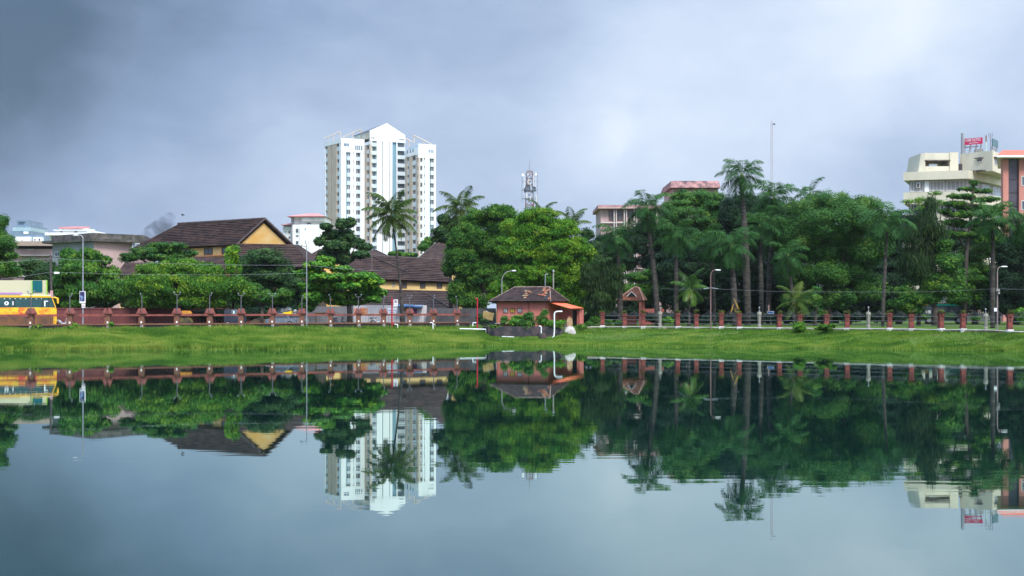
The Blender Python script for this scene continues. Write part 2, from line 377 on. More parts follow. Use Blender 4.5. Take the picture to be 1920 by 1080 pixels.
def palm(name, label, crown, base, d, L=3.4, kind='royal', nf=18, tr=.2, mat=None, by=None, shaft=True, dry=0, group='palms', lean=None, ll=None):
    c = P(crown[0], crown[1], d); bz = GZ-.05 if by is None else Z(by, d); bx = X(base, d)
    o = thing(name, label, 'palm tree', (bx, d, bz), group)
    royal = kind == 'royal'; mat = mat or (PALM_DK if royal else PALM_CO)
    b = MB(); n = 9; H = c.z-bz; top = c-Vector((0, 0, 1.1 if royal and shaft else .15))
    pts = []; rs = []
    for i in range(n+1):
        t = i/n; pts.append(Vector((bx+(top.x-bx)*(t**1.6), d, bz-.15+(top.z-bz+.15)*t)))
        rs.append(tr*(1.05+.25*math.sin(math.pi*min(1, t*1.1))-.35*t) if royal else tr*(1.5*(1-t)**4+1-.35*t))
    b.tube(pts, rs, 9); b.build('trunk', BARKP, o, smooth=True)
    if royal and shaft:
        s = MB(); s.tube([top, top.lerp(c, .3), c+Vector((0, 0, .25))], [tr*.72, tr*.95, tr*.4], 9); s.build('crownshaft', SHAFT, o, smooth=True)
    V = []; Fc = []; lv = []; a0 = random.uniform(0, 6)
    nf = int(nf*.85)
    for i in range(nf):
        t = (i+.5)/nf; az = a0+i*2.39996+random.uniform(-.15, .15)
        if royal: el = math.radians(86-140*t**.9+random.uniform(-7, 7)); dr = math.radians(62+40*(1-t)+random.uniform(-8, 12))
        else: el = math.radians(88-150*t+random.uniform(-8, 8)); dr = math.radians(38+42*(1-t)+random.uniform(-8, 14))
        frond(V, Fc, lv, c+Vector((0, 0, .1)), az, el, 1.22*L*random.uniform(.85, 1.1)*(1-.15*t), dr, ll or (1.3 if royal else 1.1)*L/3.4, 40, (.2 if royal else .5), (.38 if royal else .18),
              (.085 if royal else .085)*L/3.4+.015, .55-.35*t+random.gauss(0, .07) if royal else .45+.15*(t > .8)+random.gauss(0, .1))
    link('crown', npmesh('crown', V, Fc, mat, lv), o)
    if dry:
        V = []; Fc = []; lv = []
        for i in range(dry): frond(V, Fc, lv, c-Vector((0, 0, .15)), -math.pi/2+random.uniform(-1.6, 1.0), math.radians(-30), L*.62, math.radians(55), .5, 16, .9, .2, .1, .5)
        link('dry_fronds', npmesh('dry_fronds', V, Fc, DRY, lv), o)
    if kind == 'coconut':
        k = MB()
        for i in range(7): k.ball(c+Vector((random.uniform(-.45, .45), random.uniform(-.45, .1), random.uniform(-.6, -.15))), .14, (1, 1, 1.2), 8)
        k.build('coconuts', M('coconut_husk', (.12, .13, .03), (.2, .15, .05), 2, .6), o, smooth=True)
    return o
# ---------------------------------------------------------------- building materials
WHITE = M('white_paint', (.80, .80, .79), (.66, .67, .66), .25, .7, (1, 1, .25), lo=.5, hi=.85)
WHITE2 = M('white_paint_stained', (.76, .75, .73), (.45, .44, .42), .3, .8, (1.2, 1.2, .2), lo=.55, hi=.85)
BEIGE = M('beige_paint', (.52, .42, .33), (.46, .37, .29), .3, .8)
CYAN = M('pale_blue_paint', (.36, .55, .60), (.32, .50, .56), .3, .8)
GLASS = M('window_glass', (.05, .06, .075), (.10, .115, .13), 1.1, .15, spec=.5)
GLASS_B = M('blue_grey_glass', (.13, .19, .25), (.19, .25, .31), .5, .15, spec=.6)
DARKV = M('dark_opening', (.02, .02, .022))
FRAME_W = M('white_frame', (.62, .62, .60)); FRAME_B = M('brown_frame', (.10, .055, .035), (.15, .08, .05))
TILE = M('dark_clay_tiles', (.024, .0135, .012), (.058, .032, .025), .8, .85, (1, 1, 2), rows=(.50, .24), lo=.42, hi=.62, spots=((.20, .085, .05), 1.6, .70))
TILE2 = M('weathered_clay_tiles', (.026, .016, .014), (.058, .035, .028), .9, .85, (1, 1, 2), rows=(.50, .24), lo=.4, hi=.6, spots=((.24, .13, .09), 1.9, .72))
TILE_S = M('house_clay_tiles', (.026, .016, .016), (.062, .038, .034), 1.6, .85, (1, 1, 2), rows=(.30, .12), lo=.4, hi=.65, spots=((.15, .09, .05), 1.2, .70))
YELLOW = M('yellow_limewash', (.80, .46, .13), (.84, .62, .30), .55, .9, lo=.4, hi=.7, spots=((.72, .66, .52), .7, .62))
YELLOW2 = M('cream_limewash', (.78, .54, .22), (.66, .46, .20), .6, .9, lo=.45, hi=.75)
PINK = M('pink_paint', (.52, .165, .135), (.44, .135, .11), .6, .85, (1, 1, .3), lo=.45, hi=.75)
PINKP = M('pale_pink_paint', (.47, .33, .31), (.36, .26, .25), .4, .85, (1, 1, .3), lo=.45, hi=.75)
GREYP = M('grey_plaster', (.36, .36, .38), (.27, .27, .29), .4, .9, (1, 1, .3))
MOSS = M('mossy_concrete', (.055, .055, .045), (.16, .14, .13), 1.2, .95, lo=.4, hi=.7)
CONC = M('concrete', (.30, .29, .26), (.20, .195, .18), .8, .9)
BEIGEC = M('ochre_white_render', (.60, .56, .43), (.46, .43, .33), .35, .85, (1, 1, .3), lo=.45, hi=.8)
GREYSTRIP = M('grey_cladding', (.33, .32, .33), (.27, .265, .27), .5, .7)
REDROOF = M('red_roof_sheet', (.62, .13, .08), (.52, .11, .07), .6, .7)
REDROOF2 = M('pink_red_roof_tiles', (.60, .22, .20), (.50, .17, .16), .5, .7)
SLATE = M('slate_roof', (.085, .095, .12), (.11, .12, .15), .5, .6)
LATER = M('laterite_stone', (.13, .065, .045), (.22, .10, .065), 2.2, .95, lo=.35, hi=.65, bump=.03)
REDP = M('red_oxide_paint', (.27, .075, .06), (.09, .04, .034), 1.1, .85, lo=.4, hi=.7)
REDW = M('red_wall_paint', (.15, .045, .043), (.085, .03, .029), .5, .9, (1, 1, .4))
STEEL = M('galvanised_steel', (.33, .34, .36), (.25, .26, .28), 2, .45, metal=.4)
IRON = M('dark_iron', (.045, .045, .05), (.09, .07, .06), 3, .6)
PVC = M('white_pipe', (.82, .82, .82), (.70, .71, .72), 3, .4)
def window(o, A, B, u0, u1, z0, z1, off=0, frame=FRAME_W, glass=GLASS, fw=.09, bars=1, proud=.07):
    d = (B-A).length; f = fw/d; b = MB()
    b.obox(A, B, u0, u1, z1-fw, z1, off-.02, off+proud); b.obox(A, B, u0, u1, z0, z0+fw, off-.02, off+proud)
    b.obox(A, B, u0, u0+f, z0+fw, z1-fw, off-.02, off+proud); b.obox(A, B, u1-f, u1, z0+fw, z1-fw, off-.02, off+proud)
    for i in range(bars):
        u = lerp(u0, u1, (i+1)/(bars+1)); b.obox(A, B, u-f*.3, u+f*.3, z0+fw, z1-fw, off-.02, off+proud-.02)
    w = b.build('window', frame, o); g = MB(); g.obox(A, B, u0+f*.5, u1-f*.5, z0+fw*.5, z1-fw*.5, off-.03, off+.025); g.build('pane', glass, w)
    return w
def pwindow(o, px0, px1, py0, py1, d, **kw):
    A, B = Q(px0, d), Q(px1, d); return window(o, A, B, 0, 1, Z(py1, d), Z(py0, d), **kw)
def text(name, s, parent, mat, A, B, u, z, h, off=.03, width=None, th=.015, bold=.0):
    cu = bpy.data.curves.new(name, 'FONT'); cu.body = s; cu.size = 1; cu.extrude = 0; cu.offset = bold; cu.resolution_u = 3
    t = bpy.data.objects.new(name+'_tmp', cu); COL.objects.link(t); bpy.context.view_layer.update()
    me = bpy.data.meshes.new_from_object(t.evaluated_get(bpy.context.evaluated_depsgraph_get())); bpy.data.objects.remove(t); me.name = name
    xs = [v.co.x for v in me.vertices]; ys = [v.co.y for v in me.vertices]; x0, x1, y0, y1 = min(xs), max(xs), min(ys), max(ys)
    k = h/(y1-y0); kw = k if width is None else width/(x1-x0)
    d = (B-A).normalized(); n = Vector((d.y, -d.x))
    for v in me.vertices:
        q = A+d*(u+(v.co.x-x0)*kw)+n*off; v.co = (q.x, q.y, z+(v.co.y-y0)*k)
    me.materials.clear(); me.materials.append(mat); return link(name, me, parent)
# ---------------------------------------------------------------- white apartment tower
TWHITE = M('tower_white', (.78, .78, .77), (.56, .57, .58), .5, .75, (1, 1, .05), lo=.52, hi=.82)
def tower():
    D = 520
    cx = lambda c: 580+c/3.857
    cz = lambda c, d: Z(210+c/3.857, d)
    pl = {'A': Q(cx(107), 533), 'B': Q(cx(230), 520), 'C': Q(cx(400), 524.5), 'D': Q(cx(440), 519.5), 'E': Q(cx(693), 526), 'F': Q(cx(790), 515), 'G': Q(cx(915), 519)}
    o = thing('apartment_tower', 'tall white and beige apartment tower with a gabled top and rows of windows', 'apartment tower', (pl['B'].x, 530, GZ))
    core = MB(); n = Vector((.42, -.9))
    def inset(a, b, k): d = (b-a); m = Vector((-d.y, d.x)).normalized(); return a+m*k, b+m*k
    zl = cz(190, 522); zr = cz(232, 518); zc = cz(190, 522)
    bk = Q(cx(440), 545); bk2 = Q(cx(900), 545)
    K = .7
    isec = lambda p, q, u, v: p+(q-p)*(((u.x-p.x)*(v.y-u.y)-(u.y-p.y)*(v.x-u.x))/((q.x-p.x)*(v.y-u.y)-(q.y-p.y)*(v.x-u.x)))
    a1, b1 = inset(pl['A'], pl['B'], K); b2, c2 = inset(pl['B'], pl['C'], K); d1, e1 = inset(pl['D'], pl['E'], K); e2, f1 = inset(pl['E'], pl['F'], K); f2, g1 = inset(pl['F'], pl['G'], K)
    lw = MB(); lw.prism([a1+Vector((.35, .2)), isec(a1, b1, b2, c2), c2+(c2-b2)*.02, bk, Q(cx(135), 545)], GZ, zl-.6); core = lw
    core.prism([d1+Vector((.2, 0)), e1+Vector((-.2, .3)), Q(cx(690), 545.5), Q(cx(442), 545.5)], GZ, cz(185, 520)-.6)
    core.prism([Vector((e2.x+1.0, e2.y)), isec(e2, f1, f2, g1), g1+Vector((-.4, 0)), Q(cx(905), 546), Q(cx(700), 546)], GZ, zr-.6)
    core.build('recessed_wall', CYAN, o)
    pier = MB(); win_small = []; panes = []; rest = MB(); spand = MB(); balc = []
    def fac(a, b, ca, cb, ztop, zb, piers, cols, par, row0, mats=0):
        u = lambda c: (c-ca)/(cb-ca)
        for c0, c1, m in piers: pier.obox(a, b, u(c0), u(c1), GZ, ztop-par, -.75, 0, m)
        pier.obox(a, b, 0, 1, ztop-par, ztop, -.8, .06, 0)
        for c0, c1, wh, smallrow in cols:
            for r in range(22):
                z1 = row0-r*3.11; z0 = z1-wh
                if z0 < 6: break
                spand.obox(a, b, u(c0), u(c1), z1-3.11+.001, z0, -.72, -.22)
                panes.append((a, b, u(c0), u(c1), z0+.002, z1-.002, smallrow, r))
    # left face, front of left wing, step, right step, right wing
    fac(pl['A'], pl['B'], 107, 230, cz(205, 525), 0, [(107, 114, 0), (132, 156, 1), (162, 197, 1), (216, 230, 0)], [(114, 132, 1.6, 0), (197, 216, 1.6, 0)], 1.5, cz(232, 527))
    fac(pl['B'], pl['C'], 230, 400, cz(190, 521), 0, [(230, 264, 0), (297, 318, 0), (323, 338, 0), (368, 400, 0)], [(274, 297, 1.7, 0), (338, 368, 1.7, 0), (318, 323, .9, 1)], 5.2, cz(290, 522))
    fac(pl['C'], pl['D'], 400, 440, cz(216, 522), 0, [(400, 413, 1), (431, 440, 1)], [(413, 431, 1.7, 0)], 1.2, cz(240, 522))
    fac(pl['D'], pl['E'], 440, 693, cz(183, 522), 0, [(440, 447, 1), (488, 527, 0), (533, 578, 0), (582, 600, 0), (630, 637, 0)], [], 1.6, cz(205, 522))
    fac(pl['E'], pl['F'], 693, 790, cz(262, 518), 0, [(693, 705, 1), (720, 744, 1), (770, 790, 1)], [(705, 720, 1.2, 0), (744, 770, 1.5, 0)], 2.6, cz(325, 520))
    fac(pl['F'], pl['G'], 790, 915, cz(233, 517), 0, [(819, 828, 0), (836, 869, 0), (902, 915, 0)], [(790, 819, 1.7, 0), (880, 902, 1.7, 0), (828, 836, .8, 1)], 5.2, cz(332, 517))
    pier.build('pier', [TWHITE, BEIGE], o); tag(spand.build('spandrels', M('tower_spandrel', (.60, .65, .68), (.48, .53, .57), .4, .8, (1, 1, .15), lo=.45, hi=.75), o), kind='stuff')  # spandrel panels between the window rows
    # gable block, penthouse side, roof
    g = MB(); a, e = pl['D'], pl['E']; dv = e-a; nn = Vector((dv.y, -dv.x)).normalized(); back = -nn*17
    zt, za = cz(158, 522), cz(80, 522); m = a+dv*.474
    for q0, q1 in ((-.9, .1),):
        g.solid([(*(a+nn*q0), cz(187, 522)), (*(e+nn*q0), cz(187, 522)), (*(e+nn*q0), zt), (*(m+nn*q0), za), (*(a+nn*q0), cz(140, 522))],
                [(*(a+nn*q1), cz(187, 522)), (*(e+nn*q1), cz(187, 522)), (*(e+nn*q1), zt), (*(m+nn*q1), za), (*(a+nn*q1), cz(140, 522))])
    g.build('gable_wall', TWHITE, o)
    s = MB(); s.prism([a+back+Vector((.1, 0)), a-nn*.9+Vector((.1, 0)), e-nn*.9, e+back], cz(200, 525), cz(142, 522)-.25); s.build('penthouse_wall', M('cream_paint', (.62, .54, .42), (.56, .48, .38), .3), o)
    r = MB(); zA = cz(140, 522)
    r.slab([(*(a-nn*.9-dv*.02), zA-.1), (*(m-nn*.9), za-.1), (*(m+back), za-.1), (*(a+back-dv*.02), zA-.1)], .3)
    r.slab([(*(m-nn*.9), za-.1), (*(e-nn*.9), zt-.1), (*(e+back), zt-.1), (*(m+back), za-.1)], .3); r.build('roof', SLATE, o)
    # sloping rooftop beams
    for c0, y0, c1, y1, dd in ((112, 192, 226, 142, 531), (245, 182, 372, 128, 528), (692, 190, 745, 218, 532), (757, 170, 885, 234, 524)):
        t = MB(); p0 = Vector((X(cx(c0), dd), dd, cz(y0, dd))); p1 = Vector((X(cx(c1), dd), dd, cz(y1, dd))); t.tube([p0, p1], .22, 4)
        hi = p1 if y1 < y0 else p0; t.tube([hi, Vector((hi.x, hi.y, zl-1.5))], .22, 4); mid = p0.lerp(p1, .55); t.tube([mid, Vector((mid.x, mid.y, zl-2))], .18, 4); t.build('roof_beam', BEIGE, o)
    # balconies of the middle block
    ud = lambda c: (c-440)/253
    for c0, c1, y0 in ((448, 486, 207), (638, 692, 228)):
        for rr in range(14):
            z = cz(y0, 522)-rr*3.11; q = MB(); q.obox(a, e, ud(c0), ud(c1), z-2.2, z-.98, -.5, .12); q.obox(a, e, ud(c0), ud(c1), z-2.4, z-2.2, -1.2, .12)
            q.build('balcony', M('pale_grey_paint', (.56, .60, .63), (.50, .54, .57), .4), o)
            v = MB(); v.obox(a, e, ud(c0)+.01, ud(c1)-.01, z-.98, z+.55, -.69, -.64); v.build('balcony_opening', GLASS, o)
    rec = MB(); rec.obox(a, e, ud(601), ud(629), GZ, cz(196, 522), -.695, -.6); rec.build('recess_wall', M('recess_shade_blue', (.20, .33, .40), (.17, .29, .36), .3), o)  # shade of the recess put into a darker blue
    for c in (452, 466, 655, 668, 678):
        v = MB(); v.obox(a, e, ud(c-4), ud(c+4), cz(198, 522), cz(190, 522)+.35, .06, .09); v.build('vent', GLASS, o)
    for aa, bb, ca, cb, cc, y0, y1 in ((pl['B'], pl['C'], 230, 400, (253, 262, 272, 282), 224, 246), (pl['B'], pl['C'], 230, 400, (335, 349, 361, 378), 236, 268), (pl['E'], pl['F'], 693, 790, (712, 733, 752), 268, 292), (pl['F'], pl['G'], 790, 915, (866, 880, 893), 277, 300)):
        for c in cc:
            v = MB(); v.obox(aa, bb, (c-4.2-ca)/(cb-ca), (c+4.2-ca)/(cb-ca), cz(y1, 520), cz(y0, 520), .061, .10); v.build('top_floor_window', GLASS_B, o)
    # windows: the hundred highest as parts, the low and slit ones together
    big = sorted([p for p in panes if not p[6]], key=lambda p: p[7])
    for a, b, u0, u1, z0, z1, s_, r_ in big[:84]:
        f = MB(); f.obox(a, b, u0, u1, z0, z0+.09, -.70, -.3); f.obox(a, b, u0, u1, z1-.09, z1, -.70, -.3); um = (u0+u1)/2; du = .05/(b-a).length
        f.obox(a, b, um-du, um+du, z0+.09, z1-.09, -.66, -.5); w = f.build('window', FRAME_W, o)
        g = MB(); g.obox(a, b, u0, u1, z0+.09, z1-.09, -.70, -.58); g.build('pane', random.choice((GLASS, GLASS, GLASS, GLASS_B, M('curtained_pane', (.22, .22, .21), (.10, .11, .12), .9, .2))), w)
    for a, b, u0, u1, z0, z1, s_, r_ in big[84:]+[p for p in panes if p[6]]: rest.obox(a, b, u0, u1, z0, z1, -.70, -.55)
    tag(rest.build('lower_windows', GLASS, o), kind='stuff')
tower()
# ---------------------------------------------------------------- far white block with red roofs
def red_roof_block():
    d = 400; o = thing('apartment_block', 'white apartment block with red hipped roofs left of the tall tower', 'apartment block', (X(565, d), d, GZ))
    b = MB(); zz = lambda y: Z(y, d)
    b.box(X(548, d), X(607, d), d+3, d+16, GZ, zz(405)); b.box(X(526, d), X(543.5, d), d+4, d+15, GZ, zz(424)); b.box(X(548, d), X(562, d), d+.6, d+3, GZ, zz(421))
    b.box(X(562, d), X(598, d), d, d+3, GZ, zz(421)); b.box(X(565, d), X(606, d), d+1.2, d+3, zz(414), zz(407)); b.build('wall', WHITE2, o)
    s = MB(); s.box(X(543.3, d), X(548.2, d), d+2.6, d+14, GZ, zz(405.5)); s.build('stair_wall', GREYP, o)
    for n_, x0, x1, xa, xb, ye, yt, y0, y1 in (('roof', 537, 610, 568, 588, 405.5, 396, d, d+19), ('roof', 543, 572, 547, 572, 405, 400, d+1, d+12), ('roof', 523.5, 544, 541, 543, 420.5, 413.5, d+2, d+17)):
        r = MB(); e = [Vector((X(x0, d), y0, zz(ye))), Vector((X(x1, d), y0, zz(ye))), Vector((X(x1, d), y1, zz(ye))), Vector((X(x0, d), y1, zz(ye)))]
        a = Vector((X(xa, d), (y0+y1)/2, zz(yt))); c = Vector((X(xb, d), (y0+y1)/2, zz(yt)))
        r.face([e[0], e[1], c, a]); r.face([e[1], e[2], c]); r.face([e[2], e[3], a, c]); r.face([e[3], e[0], a]); r.face(e[::-1]); r.build(n_, REDROOF2, o)
    v = MB(); v.box(X(528, d), X(542, d), d+3.9, d+4.1, zz(424), zz(420.6)); v.build('veranda_glass', GLASS_B, o)
    for x0, x1, y0, y1, off in ((530.3, 533, 431, 435.5, -4), (536, 541, 431, 437, -4), (536, 541, 441.5, 447, -4), (553.5, 559.5, 428, 437, -.6), (553.5, 559.5, 440, 444.5, -.6), (553.5, 559.5, 451, 459, -.6),
                           (571, 574, 427, 432, 0), (571.5, 574, 450, 458, 0), (577.5, 579.2, 439, 444, 0), (577.5, 579.3, 450, 458, 0), (577.5, 579.3, 462, 470, 0), (584, 585.3, 428, 430, 0), (590.5, 592, 427, 430, 0), (572, 581, 416, 420, -2.9), (597, 604, 418, 422, -2.9)):
        pwindow(o, x0, x1, y0, y1, d, off=off, fw=.12, bars=0)
red_roof_block()
def stepped_white():
    d = 350; o = thing('white_building', 'white stepped flat-roofed building with a red roof strip above the mossy flat roof', 'building', (X(125, d), d, GZ)); b = MB(); z = lambda y: Z(y, d)
    b.box(X(103, d), X(147, d), d+4, d+14, z(432), z(425)); b.box(X(100, d), X(159, d), d+2, d+16, z(440), z(430.5)); b.box(X(97, d), X(162, d), d+1, d+17, z(431.5), z(430.3)); b.box(X(84, d), X(172, d), d, d+18, z(441), z(436)); b.box(X(88, d), X(172, d), d+2, d+16, GZ, z(441.1))
    b.build('wall', WHITE, o); r = MB(); r.slab([(X(102, d), d+3, z(424.8)), (X(149, d), d+3, z(424.8)), (X(146, d), d+10, z(420.5)), (X(110, d), d+10, z(420.5))], .3); r.build('roof', REDROOF2, o)
    for x0, x1 in ((109, 113), (134, 141)): pwindow(o, x0, x1, 432.3, 436, d, off=-2, bars=0)
stepped_white()
def glass_block():
    d = 620; o = thing('office_block', 'distant bluish glass office block behind the far left tree', 'office block', (X(38, d), d, GZ)); z = lambda y: Z(y, d)
    b = MB(); b.box(X(22, d), X(44, d), d+6, d+26, GZ, z(411)); b.box(X(22, d), X(52, d), d+4, d+26, GZ, z(422)); b.build('tower_wall', GLASS_B, o)
    g = MB(); g.box(X(21, d), X(54, d), d+2, d+26, z(432.5), z(426)); g.build('glass_band', M('pale_green_glass', (.30, .42, .44), (.40, .50, .50), .3, .2), o)
    c = MB(); c.box(X(18, d), X(55, d), d+1, d+28, GZ, z(433)); c.box(X(26, d), X(38, d), d+5, d+6, z(414.5), z(412.5)); c.build('podium_wall', GLASS_B, o); w = MB(); w.box(X(44, d), X(52, d), d, d+1, z(439), z(434)); w.build('sign_panel', WHITE, o)
    d = 420; z = lambda y: Z(y, d); o = thing('white_house', 'low white house with dark openings below the glass office block', 'house', (X(55, d), d, GZ)); b = MB()
    b.box(X(28, d), X(56, d), d, d+12, GZ, z(444)); b.box(X(62, d), X(78, d), d, d+12, GZ, z(444.5)); b.build('wall', WHITE, o); r = MB(); r.box(X(26, d), X(80, d), d+2, d+14, GZ, z(440.5)); r.build('upper_wall', GLASS_B, o)
    for x0, x1, y0, y1 in ((64, 67, 447, 452), (72, 76, 447, 452), (40, 43, 450, 453)): pwindow(o, x0, x1, y0, y1, d, bars=0)
glass_block()
def brown_low():
    d = 215; z = lambda y: Z(y, d); o = thing('low_building', 'low pale pink building with a flat tan roof left of the mossy roof', 'building', (X(60, d), d, GZ)); b = MB()
    b.box(X(8, d), X(99, d), d+1, d+9, GZ, z(462)); b.build('wall', PINKP, o); r = MB(); r.box(X(24, d), X(100, d), d-.4, d+10, z(461), z(452.5)); r.build('roof', M('tan_concrete', (.38, .29, .23), (.30, .23, .19), .6, .9), o)
    s = MB(); s.box(X(26, d), X(99, d), d+.9, d+1.0, z(466), z(461.3)); s.build('painted_shadow_strip', DARKV, o); l = MB(); l.box(X(5, d), X(99, d), d+.2, d+1, z(479.5), z(477.5)); l.build('ledge', CONC, o)  # dark strip drawn as the shadow below the roof edge
    pwindow(o, 48, 59, 464, 467.5, d, off=-1); pwindow(o, 51, 60, 481, 489, d, off=-1)
brown_low()
def mossy_flat():
    A, B, C = Q(97, 192), Q(176, 185.5), Q(273, 191); o = thing('flat_roofed_building', 'pink and grey building with a dark mossy flat roof behind the left trees', 'building', (B.x, B.y, GZ))
    zt = Z(453, 186); Ab, Cb = A+Vector((2, 12)), C+Vector((-2, 12))
    b = MB(); a2, c2 = A.lerp(B, .02), C.lerp(B, .06); b.prism([B, C.lerp(B, .08), Cb, Q(176, 200)], GZ, zt); b.build('pink_wall', PINKP, o); g = MB(); g.prism([A.lerp(B, .02), B-Vector((.003, 0)), Q(176, 199.9), Ab], GZ, zt); g.build('grey_wall', GREYP, o)
    r = MB(); k = Vector((0, -1.0)); r.prism([A+Vector((-1.2, -.4)), B+k, C+Vector((1.0, -.6)), Cb+Vector((1, 1)), Ab+Vector((-1, 1))], zt+.003, zt+.35)
    r.prism([A+Vector((0, -.1)), B+k*.5, C+Vector((-.1, -.2)), Cb, Ab], zt+.35, Z(437, 185.5)); r.build('roof', MOSS, o)
    window(o, A, B, .08, .2, Z(480, 189), Z(471, 189)); window(o, A, B, .5, .65, Z(482, 189), Z(472, 189))
    pwindow(o, 249, 263, 456, 468, 189.2, off=.3, glass=GLASS_B)
    d = 172; s = thing('small_tiled_house', 'small house with a dark maroon tiled roof half hidden behind the left trees', 'house', (X(245, d), d, GZ)); b = MB(); b.box(X(222, d), X(270, d), d+.5, d+4, GZ, Z(515, d)); b.build('wall', YELLOW2, s)
    r = MB(); r.slab([(X(216, d), d, Z(516, d)), (X(275, d), d, Z(516, d)), (X(270, d), d+3, Z(490, d)), (X(222, d), d+3, Z(490, d))], .2); r.build('roof', TILE, s)
mossy_flat()
# ---------------------------------------------------------------- old tiled warehouses
def yellow_hall():
    o = thing('tiled_hall', 'old yellow hall with a steep dark tiled roof and a yellow gable', 'hall', (X(450, 178), 178, GZ))
    R1, R2 = P(496.5, 411, 175), P(334, 420.5, 186.5); G1 = P(444, 459, 173.6); ax = R2-R1; hd = Vector((ax.x, ax.y)).normalized()
    fwd = Vector((hd.y, -hd.x)) if hd.y > 0 and False else None
    G2 = P(548, 459.5, 178.2); E2 = G1+ax*1.02; H2 = Vector((E2.x-3.2, E2.y+2.2, E2.z)); back = G2+ax*1.02
    r = MB(); r.slab([G1, R1, R2, E2], .22); r.slab([R1, G2, back, R2], .22); r.courses(G1, E2, R2, R1, 14, .09); r.slab([E2, R2, H2], .2); r.slab([R2, back, H2+Vector((1.5, 4, 0))], .2); r.build('roof', TILE, o)
    # ridge and verge
    v = MB(); v.tube([R1+Vector((0, 0, .08)), R2+Vector((0, 0, .08))], .16, 6); v.tube([R1+Vector((.05, -.1, 0)), G2+Vector((.05, -.1, 0))], .2, 5); v.tube([R1+Vector((0, -.1, 0)), G1+Vector((0, -.1, 0))], .14, 5); v.build('ridge_tiles', M('ridge_mortar', (.06, .042, .042), (.11, .09, .08), 2), o)
    inn = Vector((ax.x, ax.y, 0)).normalized()*.18; k = .9
    g = MB(); tri = [G1.lerp(G2, .03), G1.lerp(G2, .97), R1.lerp((G1+G2)/2, .06)]; tri = [p+inn-Vector((0, 0, .3)) for p in tri]; g.solid(tri, [p+inn*.5 for p in tri]); g.build('gable_wall', YELLOW, o)
    c = MB(); c.tube([tri[0]-inn*.25, tri[1]-inn*.25], .22, 6); c.build('gable_ledge', M('orange_ledge', (.42, .19, .09), (.36, .17, .09), 1), o)
    # long wall under the eave and the lower roofs
    A = Vector((E2.x, E2.y))+Vector((.6, .9)); B = Vector((G1.x, G1.y))+Vector((-.4, .9)); zt = G1.z-.12
    w = MB(); w.obox(A, B, .12, 1, GZ, zt, -.4, 0); w.build('wall', YELLOW, o)
    l = MB(); l.obox(A, B, .12, 1, Z(481, 178), Z(478.5, 178), 0, .35); l.build('wall_ledge', M('orange_ledge', (.42, .19, .09), (.36, .17, .09), 1), o)
    L = (B-A).length
    for px in (350, 391, 424):
        for _ in range(1):
            t = None
            lo, hi = 0., 1.
            for _ in range(30):
                m = (lo+hi)/2; q = A.lerp(B, m); (lo, hi) = (m, hi) if 960+q.x*F/q.y < px else (lo, m)
            window(o, A, B, lo-.9/L, lo+.9/L, Z(477.5, 178), Z(465, 178), frame=FRAME_B, bars=1, glass=GLASS)
    s = MB(); s.slab([P(330, 507, 172), P(446, 505, 170), P(446, 482, 173.5), P(345, 482, 177)], .2)
    s.slab([P(428, 503, 168.5), P(590, 501, 172), P(549, 458.5, 177.2), P(444, 456.5, 173.2)], .22); s.slab([P(590, 501, 172), P(622, 500, 182), P(560, 459, 183), P(549, 458.5, 177.2)], .22); s.courses(P(590, 501, 172), P(428, 503, 168.5), P(444, 456.5, 173.2), P(549, 458.5, 177.2), 13, .09); s.build('lower_roof', TILE, o)
    u = MB(); u.prism([Q(432, 170), Q(588, 173), Q(612, 184), Q(440, 182)], GZ, Z(502, 172)); u.build('lower_wall', M('shaded_brown_wall', (.12, .085, .05), (.07, .05, .035), .6, .9), o)  # shade put into the wall colour, dark brown instead of limewash
yellow_hall()
